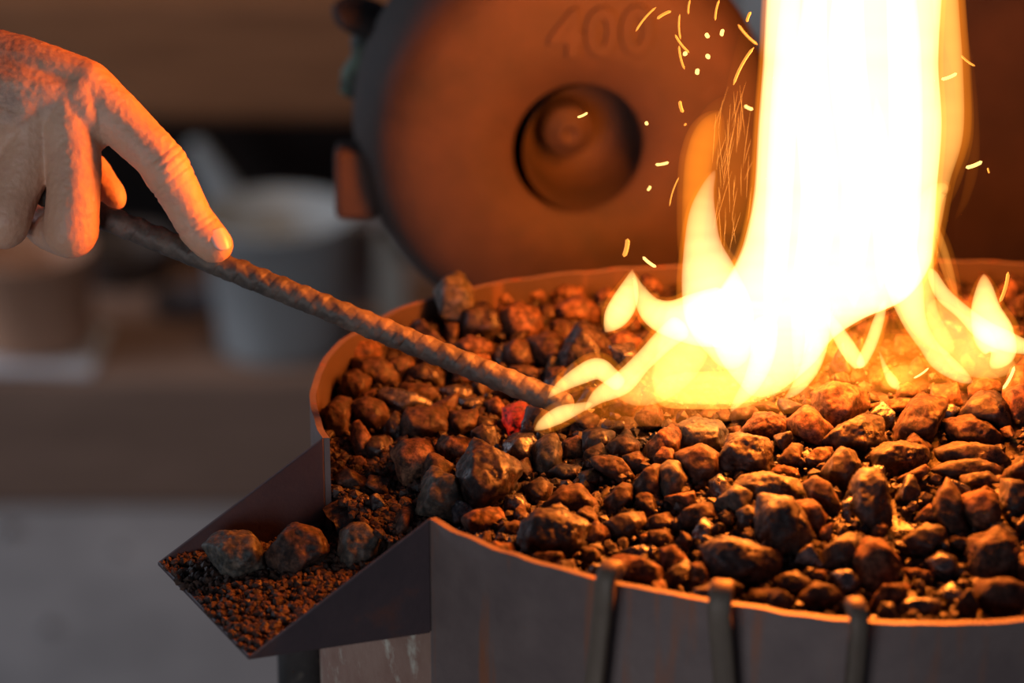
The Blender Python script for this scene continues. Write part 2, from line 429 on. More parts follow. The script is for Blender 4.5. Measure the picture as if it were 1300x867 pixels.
h(4, [(320,300),(420,320),(410,370),(320,400),(250,340)], 'k')
h(4, [(560,500),(650,410),(710,430),(690,520),(600,580)], 'b')
h(4, [(800,600),(900,570),(940,620),(880,680),(800,660)], 'b')
h(4, [(960,600),(1040,530),(1130,520),(1180,590),(1100,640),(990,650)], 'b')
h(4, [(1040,680),(1100,600),(1150,640),(1130,730),(1060,740)], 's')
h(7, [(665,330),(770,280),(900,320),(1040,350),(1060,430),(980,530),(860,560),(740,510),(690,410)], 'k', 'huge dark brown coal lump above the middle rib', 5)
h(4, [(640,780),(760,750),(810,770),(780,830),(680,820)], 's')
h(4, [(1130,400),(1190,360),(1245,430),(1220,520),(1150,490)], 's')
h(5, [(290,590),(370,400),(440,390),(600,430),(640,480),(620,640),(400,650)], 'k', 'dark slab of coal with orange upper edge below the centre of the fire', 5)
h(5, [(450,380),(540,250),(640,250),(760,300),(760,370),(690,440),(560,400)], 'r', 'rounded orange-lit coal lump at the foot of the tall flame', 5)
h(5, [(375,260),(430,165),(480,165),(545,230),(460,350),(400,320)], 'b', 'brown coal cube touching the lowest tip of the white flame')
h(5, [(500,190),(620,160),(700,210),(680,240),(560,220)], 'b')
h(5, [(415,740),(460,680),(600,660),(800,700),(855,780),(840,867),(480,850)], 'g', 'oblong coal lump with blazing orange top and grey sparkling front', 5)
h(5, [(640,650),(700,600),(790,620),(840,680),(740,690)], 'r')
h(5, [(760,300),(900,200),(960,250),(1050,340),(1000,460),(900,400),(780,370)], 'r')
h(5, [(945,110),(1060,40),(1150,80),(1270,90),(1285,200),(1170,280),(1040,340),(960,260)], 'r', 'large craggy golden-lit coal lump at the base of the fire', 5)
h(6, [(0,530),(200,420),(300,450),(320,600),(200,680),(0,640),(-60,590)], 'k', 'large black coal lump with lit upper edge right of the fire centre', 5)
h(5, [(860,600),(960,490),(1060,480),(1040,560),(920,600)], 'r')
h(5, [(1000,650),(1120,490),(1200,520),(1250,600),(1200,760),(1050,720)], 'k')
h(8, [(95,70),(160,30),(230,70),(285,190),(220,250),(140,170)], 'b')
h(5, [(700,560),(780,460),(850,470),(850,600),(780,620),(700,600)], 'b')
h(5, [(130,270),(230,195),(270,230),(250,300),(170,290)], 'b')
h(5, [(270,240),(340,220),(380,290),(320,330)], 'b')
h(5, [(340,350),(430,330),(440,380),(360,400)], 'r')
h(6, [(430,500),(530,330),(600,290),(760,330),(700,480),(640,600),(530,600),(440,590)], 'b', 'tall ridged coal lump leaning back toward the right of the fire', 5)
h(6, [(230,350),(400,310),(540,310),(500,370),(350,400),(250,390)], 'r')
h(6, [(440,230),(500,200),(570,220),(590,280),(500,310),(430,290)], 'r')
h(6, [(760,460),(940,430),(1060,490),(1140,570),(1120,630),(980,630),(860,600),(800,540)], 'b', 'long brown coal lump with bright top near the right of the pan', 5)
h(6, [(860,420),(1000,270),(1090,260),(1170,350),(1200,520),(1080,480),(950,430)], 'k')
h(6, [(930,220),(1000,165),(1120,190),(1140,250),(1010,260),(930,300)], 'r')
h(6, [(1170,250),(1300,220),(1400,280),(1380,400),(1250,470),(1180,400)], 'r')
h(6, [(270,680),(350,620),(480,610),(620,650),(630,710),(560,800),(420,830),(290,790)], 'k', 'black coal lump with curled orange edge in front of the tall ridged lump', 5)
h(6, [(700,660),(850,610),(1100,640),(1190,740),(1180,800),(950,730),(760,740)], 'k')
h(6, [(680,790),(800,740),(1000,730),(1140,780),(1130,867),(880,880),(740,830)], 'k')
h(8, [(370,70),(400,10),(500,0),(540,80),(560,250),(520,340),(440,310),(380,190)], 'k', 'tall upright dark coal lump with a narrow top in the right front', 5)
h(8, [(300,170),(360,140),(360,290),(310,290)], 's')
h(8, [(810,180),(880,40),(940,120),(980,330),(900,330),(820,250)], 'b')
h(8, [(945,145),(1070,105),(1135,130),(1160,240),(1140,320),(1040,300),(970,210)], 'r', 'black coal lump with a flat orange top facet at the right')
h(8, [(960,20),(1100,0),(1180,60),(1120,110),(980,80)], 'k')
h(8, [(1180,40),(1300,60),(1340,160),(1300,250),(1180,210)], 'k')
h(8, [(200,430),(330,345),(410,370),(400,460),(330,530),(210,530)], 'k')
h(8, [(375,450),(430,370),(520,385),(600,480),(590,570),(480,640),(400,620)], 'r', 'coarse orange-brown coal lump above the rightmost rib')
h(8, [(640,370),(760,290),(860,310),(870,380),(780,450),(660,430)], 'k')
h(8, [(770,490),(840,440),(920,470),(940,540),(890,590),(800,550)], 's', 'shiny blue coal lump catching daylight near the front right rim')
h(8, [(820,670),(900,605),(970,670),(970,730),(900,735)], 's', 'small blue-sheened coal lump between the shiny blue lump and the rim')
h(8, [(1020,380),(1150,320),(1240,380),(1300,500),(1250,600),(1060,600),(1020,500)], 'b', 'large brown-mottled coal lump close to the right front rim', 5)
h(8, [(600,720),(650,690),(820,700),(840,750),(780,800),(630,790)], 's', 'dark oblong coal lump lying along the front rim')
h(8, [(490,680),(640,615),(670,630),(600,700),(500,760),(450,770)], 'r', 'slanting orange-edged coal chip just above the front rim')
h(8, [(70,690),(150,610),(230,630),(300,690),(230,770),(90,760)], 'b')
h(8, [(250,560),(340,540),(390,600),(380,660),(290,690)], 's')
h(8, [(640,530),(700,530),(800,570),(790,610),(680,590)], 'r')
h(8, [(870,380),(900,345),(1020,370),(1010,410),(930,410)], 'b')
h(8, [(1040,610),(1200,590),(1330,640),(1330,780),(1160,800),(1050,720)], 'b')
h(8, [(700,260),(780,180),(820,230),(800,280)], 'r')
h(8, [(120,540),(210,540),(210,600),(130,600)], 'r')
h(7, [(965,150),(990,60),(1150,70),(1200,150),(1260,260),(1200,350),(1080,350),(980,260)], 'k', 'big smooth black coal lump with faint bluish face in the centre front', 5)
h(7, [(1170,80),(1260,70),(1330,150),(1320,250),(1260,240),(1200,150)], 'r')
h(7, [(850,130),(910,100),(950,130),(950,230),(870,240)], 'k')
h(7, [(165,400),(210,375),(340,395),(420,450),(440,560),(300,560),(270,450)], 'r', 'bright orange curved coal lump right behind the leftmost rib', 5)
h(7, [(450,560),(460,480),(560,400),(610,450),(600,560)], 'k')
h(7, [(600,430),(650,420),(700,510),(690,600),(590,570)], 'r')
h(7, [(430,340),(500,320),(570,400),(480,490),(440,450)], 'r')
h(7, [(1060,500),(1170,460),(1250,520),(1200,600),(1080,590)], 'k')
h(7, [(930,560),(1050,560),(1080,620),(980,660),(900,640)], 'b')
h(7, [(0,330),(60,330),(100,380),(90,440),(0,440)], 'b')
h(7, [(310,260),(350,250),(360,300),(320,310)], 'r')
h(7, [(365,240),(460,230),(490,290),(420,330),(370,310)], 'b')
h(7, [(880,250),(940,240),(960,310),(900,320)], 'b')
h(9, [(195,410),(240,365),(330,368),(385,440),(380,480),(300,520),(250,500)], 'g', 'greenish grey coal lump alone near the outer end of the tray', 5)
h(9, [(395,440),(490,340),(560,360),(600,420),(580,440),(450,520)], 'b', 'blocky red-brown coal lump in the middle of the tray', 5)
h(9, [(505,310),(540,285),(600,360),(590,380),(520,340)], 'k', 'small dark coal lump standing behind the blocky lump in the tray')
h(9, [(650,370),(690,340),(750,345),(810,400),(740,460),(655,515),(640,450)], 'g', 'two-toned coal lump against the near side plate of the tray', 5)
h(9, [(425,335),(455,322),(470,345),(440,355)], 's', 'tiny glossy coal chip beneath the far side plate of the tray')
h(9, [(535,490),(575,475),(580,505),(540,510)], 'r', 'tiny orange coal chip in front of the blocky lump in the tray')
LAND = []       # (px, py, phrase)
MNAME = {'k': 'black', 'b': 'brown', 'r': 'rust-coloured', 'g': 'grey', 's': 'glossy blue-black'}
lumps = []      # centre, radius
todo = []
for i, (poly, mat, note, sub, crop) in enumerate(HERO):
    pts = np.array(poly); c = pts.mean(0); w, hh = np.ptp(pts, axis=0); yb = pts[:, 1].max()
    if crop == 9: t = depth_at(c[0], yb - .12 * hh, TZ + .004)
    else:
        q = onbed(c[0], yb - .10 * hh, -.001); t = (q - CAM).dot(FWD)
    if note and 'clinker' in note: t -= .022
    s = t / FX; sz = min(w, hh) * s
    rnd = random.Random(i * 11 + 3); P3 = []
    t += sz * .12
    for x, y in poly:
        P3.append(P(x, y, t + (c[1] - y) * s * .55))
    n = 5 + rnd.randint(0, 1); ph = rnd.random() * 6.28
    for k in range(n):      # front brow
        a = ph + k * 2 * math.pi / n; rr = rnd.uniform(.22, .34)
        P3.append(P(c[0] + w * rr * math.cos(a), c[1] - hh * .10 + hh * rr * math.sin(a), t - sz * rnd.uniform(.40, .56) - hh * rr * math.sin(a) * s * .4))
    for k in range(5):      # back
        a = ph + .5 + k * 2 * math.pi / 5; rr = rnd.uniform(.22, .34)
        P3.append(P(c[0] + w * rr * math.cos(a), c[1] + hh * .02 + hh * rr * math.sin(a), t + sz * rnd.uniform(.45, .6)))
    me, cen = rock_from_points(P3, sub=sub, k=64, seed=i + 1, amp=.065, fine=.034, grow=1.20)
    if mat == 'E': me.name = 'ember'
    o = link('coal_lump' if mat != 'E' else 'ember', me, COAL.get(mat, EMBER)); o.location = cen
    lumps.append((cen, (w + hh) * .25 * s))
    if note:
        tag(o, note, 'coal' if mat != 'E' else 'ember', 'lumps of coal in the forge' if mat != 'E' else None)
        if (w + hh) > 70: LAND.append((c[0], c[1], note, i))
    else: todo.append((o, c[0], c[1], (w + hh) / 2, mat))
# filler lumps, sharing twelve meshes
protos = []
for k in range(12):
    rnd = random.Random(900 + k)
    pp = []
    for _ in range(11):
        v = Vector((rnd.gauss(0, 1), rnd.gauss(0, 1), rnd.gauss(0, 1))).normalized()
        pp.append(Vector((v.x * rnd.uniform(.9, 1.25), v.y * rnd.uniform(.75, 1.1), v.z * rnd.uniform(.65, .95))))
    me, c = rock_from_points(pp, sub=4, k=60, seed=200 + k, amp=.07, fine=.03)
    me.transform(Matrix.Scale(.01, 4))
    protos.append(me)
first = {}
rnd = random.Random(5); nf = 0; tries = 0
def todepth(v):
    d = v - CAM; t = d.dot(FWD); return (650 + d.dot(RT) / t * FX, 433.5 - d.dot(UP) / t * FX)
fillers = []
while nf < 152 and tries < 60000:
    tries += 1
    px, py = rnd.uniform(400, 1330), rnd.uniform(350, 792)
    if py > 520 and px < 1330 or py <= 520 and (px < 800 or px > 1000): pass
    else: continue
    q = onbed(px, py, 0)
    if not inpan(q.x, q.y, .014): continue
    r = rnd.uniform(.0065, .0115) * (1.0 if tries < 25000 else .75)
    cc = Vector((q.x, q.y, H(q.x, q.y) + r * .35))
    if any((cc - a).length < (r + b) * .86 for a, b in lumps): continue
    mk = rnd.choices('kbrgs', (5, 5, 4, 1, 2))[0]
    pi_ = rnd.randrange(12); key = (pi_, mk)
    if key not in first:
        me = protos[pi_].copy(); me.name = 'coal_lump'; o = link('coal_lump', me, COAL[mk]); first[key] = o
    else:
        o = first[key].copy(); C.objects.link(o)
    for kk in ('label', 'category', 'group'):
        if kk in o: del o[kk]
    o.location = cc; o.scale = (r * 100,) * 3; o.rotation_euler = (rnd.uniform(0, 6.3), rnd.uniform(0, 6.3), rnd.uniform(0, 6.3))
    lumps.append((cc, r)); x, y = todepth(cc); todo.append((o, x, y, 2 * r / 1.25 * FX, mk)); nf += 1
EXTRA = [(410, 556, 'the top corner of the far tray side'), (545, 659, 'the tray corner on the rim'), (700, 505, 'the tip of the rod'), (781, 720, 'the leftmost rib'),
         (917, 750, 'the middle rib'), (1083, 775, 'the rightmost rib')]
short = {}
def landphrase(n): return 'the ' + n if not n.startswith('the') else n
SHORT = [(x, y, p) for x, y, p in EXTRA]
key_words = [('smooth rounded brown', 'the smooth rounded brown lump'), ('large flat-faced', 'the flat-faced block'), ('big rust-topped', 'the rust-topped block at the tray mouth'),
    ('large pointed', 'the large pointed lump'), ('glowing red', 'the glowing red ember'), ('dark green-grey clinker', 'the clinker on the rear rim'), ('flat orange-lit', 'the flat leaning slab'),
    ('tall coal lump with dark left', 'the tall two-faced lump'), ('wedge-shaped', 'the wedge with lit ridge'), ('big grey-green squared', 'the grey-green squared lump'), ('pale speckled', 'the pale egg-shaped lump'),
    ('very dark massive', 'the very dark massive lump'), ('wedge of coal', 'the pale-faced wedge'), ('huge dark brown', 'the huge lump above the middle rib'), ('dark slab of coal', 'the dark orange-edged slab'),
    ('rounded orange-lit', 'the rounded lump under the tall flame'), ('oblong coal lump with', 'the oblong lump with blazing top'), ('large craggy', 'the craggy golden lump'), ('large black coal lump with lit', 'the black lump with lit upper edge'),
    ('tall ridged', 'the tall ridged lump'), ('long brown', 'the long bright-topped lump'), ('black coal lump with curled', 'the curled-edge black lump'), ('tall upright dark', 'the tall upright dark lump'),
    ('black coal lump with a flat', 'the lump with flat orange top'), ('coarse orange-brown', 'the coarse orange-brown lump'), ('shiny blue', 'the shiny blue lump'), ('large brown-mottled', 'the large brown-mottled lump'),
    ('big smooth black', 'the big smooth black lump'), ('bright orange curved', 'the bright curved lump'), ('long glossy', 'the long glossy lump'), ('blocky red', 'the blocky tray lump'), ('rust-dusted', 'the rust-dusted lump by the left rim')]
for x, y, n, _ in LAND:
    for k, p in key_words:
        if n.startswith(k): SHORT.append((x, y, p))
groups = {}
for rec in todo:
    o, x, y, s, mk = rec
    bx, by, ph = min(SHORT, key=lambda l: (l[0] - x) ** 2 + (1.5 * (l[1] - y)) ** 2)
    dx, dy = x - bx, 1.5 * (y - by)
    a = math.degrees(math.atan2(-dy, dx)) % 360
    rel = ['to the right of', 'behind and right of', 'behind', 'behind and left of', 'to the left of', 'in front and left of', 'in front of', 'in front and right of'][int(((a + 22.5) % 360) // 45)]
    size = 'tiny' if s < 30 else 'small' if s < 40 else 'medium' if s < 56 else 'large'
    groups.setdefault((size, MNAME[mk], rel, ph), []).append((math.hypot(dx, dy), o))
for (size, mn, rel, ph), lst in groups.items():
    lst.sort(key=lambda q: q[0])
    for i, (d, o) in enumerate(lst):
        suf = '' if len(lst) == 1 else (', the nearer one' if i == 0 else ', the farther one') if len(lst) == 2 else (', nearest', ', second nearest', ', third nearest', ', fourth nearest', ', fifth nearest', ', farthest')[min(i, 5)]
        lb = f'{size} {mn} coal lump {rel} {ph}{suf}'
        if len(lb.split()) > 16: lb = lb.replace(' coal lump ', ' lump ').replace('behind and', 'behind').replace('in front and', 'in front')
        if len(lb.split()) > 16: lb = lb.split(' ', 1)[1]
        tag(o, lb, 'coal', 'lumps of coal in the forge')
# grit
def grit(name, n, place, smin, smax, mat, label):
    dirs, faces = ICO[1]; vs, fs = [], []; rr = random.Random(33)
    for i in range(n):
        q = place(rr)
        if q is None: continue
        s = smin + (smax - smin) * rr.random() ** 2.5
        b = len(vs)
        ax = Vector((rr.gauss(0, 1), rr.gauss(0, 1), rr.gauss(0, 1))).normalized(); rot = Matrix.Rotation(rr.uniform(0, 6.3), 3, ax)
        for d in dirs:
            v = rot @ Vector((d[0] * rr.uniform(.8, 1.2), d[1] * rr.uniform(.7, 1.1), d[2] * rr.uniform(.55, .9)))
            vs.append(q + v * s)
        fs += [[b + j for j in f] for f in faces]
    o = link(name, mesh(name, vs, fs, smooth=False), mat); tag(o, label, 'grit', kind='stuff'); return o
def place_pan(rr):
    a = rr.uniform(0, 6.2832); r = math.sqrt(rr.random()) * (R(a) - .006)
    x, y = CX + r * math.cos(a), CY + r * math.sin(a); return Vector((x, y, H(x, y) + .001))
def place_left(rr):
    q = onbed(rr.uniform(412, 560), rr.uniform(560, 690)); 
    return Vector((q.x, q.y, q.z + .001)) if inpan(q.x, q.y, .004) else None
def tray_pt(u, v):
    a = L1.lerp(L2, v); b = N1b.lerp(N2b, v); return a.lerp(b, u)
def tray_h(u, v):
    e = min(v, 1 - v) * 4
    return .0014 + .010 * (u ** 1.3) * (.4 + .6 * min(1, e)) + .0015 * min(1, u * 6)
def place_tray(rr):
    u, v = rr.random() ** .8 * 1.0, rr.uniform(.02, .98); q = tray_pt(u, v); return q + Vector((0, 0, tray_h(u, v)))
grit('coal_grit', 5200, place_pan, .0012, .0042, COAL['k'], 'dark loose coal grit scattered between the lumps in the pan')
grit('coal_grit', 1500, place_left, .0007, .0030, COAL['b'], 'reddish crumbled coal grit at the mouth of the tray')
grit('coal_grit', 3300, place_tray, .0004, .0030, COAL['b'], 'fine rusty coal grit spread over the tray floor')
vs, fs = [], []
for i in range(61):
    for j in range(61):
        u, v = i / 60, .015 + .97 * j / 60; q = tray_pt(.02 + u * 1.02, v)
        vs.append(q + Vector((0, 0, tray_h(u, v) - .0006 + .0012 * noise.fractal(q * 250, .8, 2, 4))))
for i in range(60):
    for j in range(60): fs.append((i * 61 + j, (i + 1) * 61 + j, (i + 1) * 61 + j + 1, i * 61 + j + 1))
tag(link('coal_dust', mesh('coal_dust', vs, fs), COAL['b']), 'layer of dark brown coal dust on the tray floor', 'coal dust', kind='stuff')
# ------------------------------------------------------------------ rod
ROD_T = 1.250
pa, pb = P(-420, 283 - .4065 * 570, ROD_T + .012), P(728, 283 + .4065 * 578, ROD_T + .004)
def rodmat():
    m = M('scaled_iron')
    f = m.noise(60, 8, .7)
    m.base(m.ramp(f, [(.3, (.045, .04, .035)), (.55, (.13, .10, .078)), (.8, (.27, .19, .13))]))
    m.rough(m.ramp(f, [(.3, G(.45)), (.7, G(.7))])); m.b.inputs['Metallic'].default_value = .3
    m.bump(m.noise(300, 8, .7), .5, .0006); return m.m
ax = (pb - pa); LEN = ax.length; ax.normalize(); sx = ax.cross(FWD).normalized(); sy = ax.cross(sx).normalized()
vs, fs = [], []; NS, NK = 1500, 48; r0 = .0055
for i in range(NS + 1):
    s = LEN * i / NS; tw = 2 * math.pi * s / .040
    tip = min(1, (LEN - s) / .006); rs = r0 * math.sqrt(max(0, 1 - (1 - tip) ** 2)) if tip < 1 else r0
    ring = .5 + .5 * math.cos(2 * math.pi * s / .0098)
    for k in range(NK):
        a = 2 * math.pi * k / NK; b = a - tw
        sq = (abs(math.cos(b)) ** 2.35 + abs(math.sin(b)) ** 2.35) ** (-1 / 2.35)
        c2 = 2 * math.pi * s / .0098 + a * 1.0
        ridge = (max(0, math.cos(c2)) ** .5 * .17 - .05) * (.55 + .6 * noise.noise(Vector((s * 150, math.cos(a), math.sin(a)))))
        r = rs * (sq * .975 + ridge * .75 + .05 * noise.noise(Vector((s * 180, math.cos(a) * 2, math.sin(a) * 2))) + .03 * noise.noise(Vector((s * 600, math.cos(a) * 5, math.sin(a) * 5))))
        vs.append(pa + ax * s + sx * (r * math.cos(a)) + sy * (r * math.sin(a)))
for i in range(NS):
    for k in range(NK): fs.append((i * NK + k, i * NK + (k + 1) % NK, (i + 1) * NK + (k + 1) % NK, (i + 1) * NK + k))
fs.append(tuple(range(NK - 1, -1, -1)))
rod = recentre(link('iron_rod', mesh('iron_rod', vs, fs), rodmat()))
tag(rod, 'twisted hammered iron rod held in the hand with its tip in the burning coals', 'rod')
# ------------------------------------------------------------------ hand
def skinmat():
    m = M('sooty_skin')
    f = m.noise(22, 6, .6); g = m.noise(90, 6, .7)
    soot = m.noise(26, 7, .75, stretch=(1, 1, 1.6))
    c = m.mix(m.ramp(f, [(.35, G(0)), (.65, G(1))]), (.62, .33, .20), (.72, .43, .28))
    c = m.mix(m.ramp(g, [(.5, G(0)), (.8, G(.6))]), c, (.50, .22, .16))
    sep = m.n('ShaderNodeSeparateXYZ'); m.l(m.tc.outputs['Object'], sep.inputs[0])
    # soot smeared over the wrist side of the back of the hand
    mr = m.n('ShaderNodeMapRange'); mr.inputs[1].default_value = .012; mr.inputs[2].default_value = -.022
    m.l(sep.outputs['X'], mr.inputs[0])
    ml = m.n('ShaderNodeMath', operation='MULTIPLY'); m.l(mr.outputs[0], ml.inputs[0]); m.l(m.ramp(soot, [(.42, G(0)), (.62, G(1))]), ml.inputs[1])
    m2 = m.n('ShaderNodeMath', operation='MULTIPLY'); m.l(ml.outputs[0], m2.inputs[0]); m2.inputs[1].default_value = .85
    mz = m.n('ShaderNodeMapRange'); mz.inputs[1].default_value = -.010; mz.inputs[2].default_value = .006; m.l(sep.outputs['Z'], mz.inputs[0])
    m3 = m.n('ShaderNodeMath', operation='MULTIPLY'); m.l(m2.outputs[0], m3.inputs[0]); m.l(mz.outputs[0], m3.inputs[1])
    c = m.mix(m3.outputs[0], c, (.09, .04, .028)); m.base(c); m.rough(.5)
    m.b.inputs['Subsurface Weight'].default_value = .12; m.b.inputs['Subsurface Radius'].default_value = (.006, .002, .001); m.b.inputs['Subsurface Scale'].default_value = .6
    b1 = m.bump(m.noise(160, 8, .75, stretch=(1, 1, 1)), .35, .0008)
    v = m.n('ShaderNodeTexVoronoi'); v.inputs['Scale'].default_value = 520; v.feature = 'F1'; m.l(m.tc.outputs['Object'], v.inputs['Vector'])
    b2 = m.bump(v.outputs['Distance'], .22, .0004, b1)
    w = m.noise(55, 4, .6, stretch=(2.6, 2.6, .5)); m.bump(w, .3, .0012, b2)
    return m.m
SKIN = skinmat()
HT = ROD_T
hs = []      # spheres: px,py,dz,r(px)
def chain(pts, n=14):
    for q in catmull(pts, n): hs.append(tuple(q))
# index
chain([(108, 112, .000, 37), (140, 141, -.002, 35), (170, 170, -.003, 32.5), (200, 200, -.004, 31), (212, 218, -.004, 31.5), (228, 246, -.001, 28), (243, 274, .002, 26.5), (252, 289, .003, 27), (264, 303, .003, 26), (272, 311, .003, 24)], 40)
# middle: proximal down, then folded under and away
chain([(84, 128, -.001, 42), (90, 175, -.004, 38), (94, 220, -.006, 35), (92, 262, -.007, 35), (90, 292, -.005, 36)], 26)
chain([(88, 294, -.003, 34), (66, 292, .010, 28), (54, 284, .022, 26), (60, 276, .034, 25)], 16)
# ring
chain([(46, 150, .001, 42), (36, 200, -.001, 37), (20, 240, -.003, 33), (8, 272, -.004, 34), (4, 284, -.003, 33)], 22)
chain([(2, 284, .0, 32), (-12, 280, .014, 27), (-16, 268, .028, 25)], 12)
# little
chain([(0, 180, .004, 36), (-24, 220, .003, 31), (-44, 258, .004, 29)], 14)
chain([(-46, 260, .006, 27), (-58, 254, .018, 23), (-56, 244, .028, 21)], 10)
# metacarpals to wrist
chain([(108, 112, .000, 37), (60, 94, .001, 38), (10, 82, .003, 42), (-60, 70, .005, 46), (-140, 62, .006, 54), (-260, 50, .006, 66)], 40)
chain([(84, 130, -.001, 42), (30, 118, -.003, 42), (-40, 104, -.002, 44), (-120, 90, .002, 52), (-260, 66, .006, 66)], 40)
chain([(46, 152, .001, 42), (-10, 142, -.001, 43), (-70, 126, .000, 45), (-140, 104, .003, 52)], 30)
chain([(0, 182, .004, 38), (-50, 164, .004, 42), (-110, 136, .005, 48), (-180, 100, .006, 56)], 26)
chain([(20, 130, .018, 46), (-50, 130, .020, 50), (-130, 110, .018, 56), (-220, 80, .012, 64)], 30)
chain([(90, 130, .012, 34), (60, 160, .014, 36), (30, 180, .016, 38), (-10, 190, .018, 36)], 14)
chain([(98, 120, .0, 38), (40, 104, .0, 40), (-40, 88, .001, 44)], 22)
chain([(70, 140, -.001, 40), (10, 128, -.001, 42), (-50, 114, .0, 45)], 20)
chain([(30, 165, .001, 39), (-20, 152, .002, 42), (-70, 136, .002, 46)], 20)
chain([(100, 125, -.003, 36), (112, 148, -.004, 31), (116, 170, -.001, 25)], 10)
# web between index and middle
chain([(110, 140, .001, 34), (112, 168, .004, 27), (112, 178, .006, 22)], 8)
# thumb on the far side
chain([(-60, 120, .030, 46), (0, 150, .038, 42), (60, 180, .040, 36), (96, 205, .034, 29), (116, 222, .029, 27), (132, 238, .024, 22), (141, 247, .0225, 19), (146, 253, .022, 15)], 44)
# forearm out of frame
chain([(-220, 66, .006, 72), (-380, 40, .008, 88), (-640, 0, .012, 110)], 26)
bm = bmesh.new()
for (x, y, dz, r) in hs:
    c = P(x, y, HT + dz)
    bmesh.ops.create_icosphere(bm, subdivisions=3, radius=r * HT / FX, matrix=Matrix.Translation(c))
me = bpy.data.meshes.new('tmp'); bm.to_mesh(me); bm.free()
tmp = bpy.data.objects.new('tmp', me); C.objects.link(tmp)
rm = tmp.modifiers.new('r', 'REMESH'); rm.mode = 'VOXEL'; rm.voxel_size = .00075; rm.use_smooth_shade = True
s_ = tmp.modifiers.new('s', 'SMOOTH'); s_.iterations = 9; s_.factor = .5
dg = bpy.context.evaluated_depsgraph_get()
hm = bpy.data.meshes.new_from_object(tmp.evaluated_get(dg)); hm.name = 'person'
bpy.data.objects.remove(tmp)
# knuckle folds, tendons and creases pressed into the surface
co = np.empty(len(hm.vertices) * 3); hm.vertices.foreach_get('co', co); co = co.reshape(-1, 3)
no = np.empty(len(hm.vertices) * 3); hm.vertices.foreach_get('normal', no); no = no.reshape(-1, 3)
d = co - np.array(CAM); tt = d @ np.array(FWD); X = 650 + (d @ np.array(RT)) / tt * FX; Y = 433.5 - (d @ np.array(UP)) / tt * FX
def band(cx, cy, dx, dy, w, hl, amp):
    L = math.hypot(dx, dy); ux, uy = dx / L, dy / L
    a = (X - cx) * ux + (Y - cy) * uy; b = -(X - cx) * uy + (Y - cy) * ux
    return amp * np.exp(-(a / w) ** 2) * np.exp(-(b / hl) ** 4)
disp = np.zeros(len(co))
for k, (cx, cy) in enumerate(((204, 196), (211, 204), (218, 212), (224, 221), (231, 232))):
    disp -= band(cx + 8, cy - 4, .62, .78, 1.8, 26, .00042 if k % 2 else .00034)
for cx, cy in ((251, 272), (256, 279), (261, 286)): disp -= band(cx, cy, .55, .83, 1.6, 20, .0003)
for cx, cy in ((196, 246), (200, 252), (228, 296)): disp -= band(cx, cy, .6, .8, 2.2, 13, .0005)
disp += band(216, 204, .62, .78, 16, 24, .0006)
for q0, q1 in (((112, 92), (-20, 58)), ((84, 112), (-20, 96)), ((46, 150), (-40, 128))):   # tendons
    dx, dy = q1[0] - q0[0], q1[1] - q0[1]
    disp += band((q0[0] + q1[0]) / 2, (q0[1] + q1[1]) / 2, -dy, dx, 8, 60, .0005)
disp += band(112, 96, .8, .6, 16, 18, .0010) + band(30, 150, .8, .6, 18, 18, .0012)
near = (tt < HT + .012)
disp *= near
disp += np.array([.00022 * noise.noise(Vector(p * 420)) + .00025 * noise.noise(Vector(p * 120)) for p in co])
co += no * disp[:, None]
hm.vertices.foreach_set('co', co.ravel()); hm.update()
hm.materials.clear()
org = P(60, 130, HT); hm.transform(Matrix.Translation(-org)); hand = link('person', hm, SKIN); hand.location = org
hand.data.polygons.foreach_set('use_smooth', [True] * len(hand.data.polygons))
tag(hand, "person's bare sooty right hand, index finger pressed along the iron rod", 'person')
# fingernail on the index finger: faces right and toward the camera
nm = M('nail'); nm.base((.80, .50, .42)); nm.rough(.28); nm.b.inputs['Subsurface Weight'].default_value = .1; nm.b.inputs['Subsurface Scale'].default_value = .002
tipc = P(269.5, 308, HT + .003); fdir = (P(282, 332, HT + .002) - P(262, 290, HT + .004)).normalized()
out = (RT * .62 + UP * .12 - FWD * .76); out = (out - fdir * out.dot(fdir)).normalized(); side = fdir.cross(out)
vs, fs = [], []
rn = 24.7 * HT / FX
for i in range(17):
    u = -1 + 2 * i / 16
    for j in range(13):
        v = -1 + 2 * j / 12
        wv = (1 - abs(u) ** 3.5 * .35)
        th = v * .62 * wv
        ru = rn * (1 - .12 * max(0, u) ** 2)
        p = tipc + fdir * (.0022 + u * .0052 * (1 - .18 * v * v * (1 if u > 0 else .6)) - .0005) + (out * math.cos(th) + side * math.sin(th)) * (ru * (1.0 - .02 * abs(v) ** 4)) + out * .00015
        vs.append(p)
for i in range(16):
    for j in range(12): fs.append((i * 13 + j, i * 13 + j + 1, (i + 1) * 13 + j + 1, (i + 1) * 13 + j))
nl = link('fingernail', mesh('fingernail', vs, fs), nm.m); sol = nl.modifiers.new('t', 'SOLIDIFY'); sol.thickness = .0004; sol.offset = 0
nl.parent = hand; nl.matrix_parent_inverse = Matrix.Translation(-hand.location)
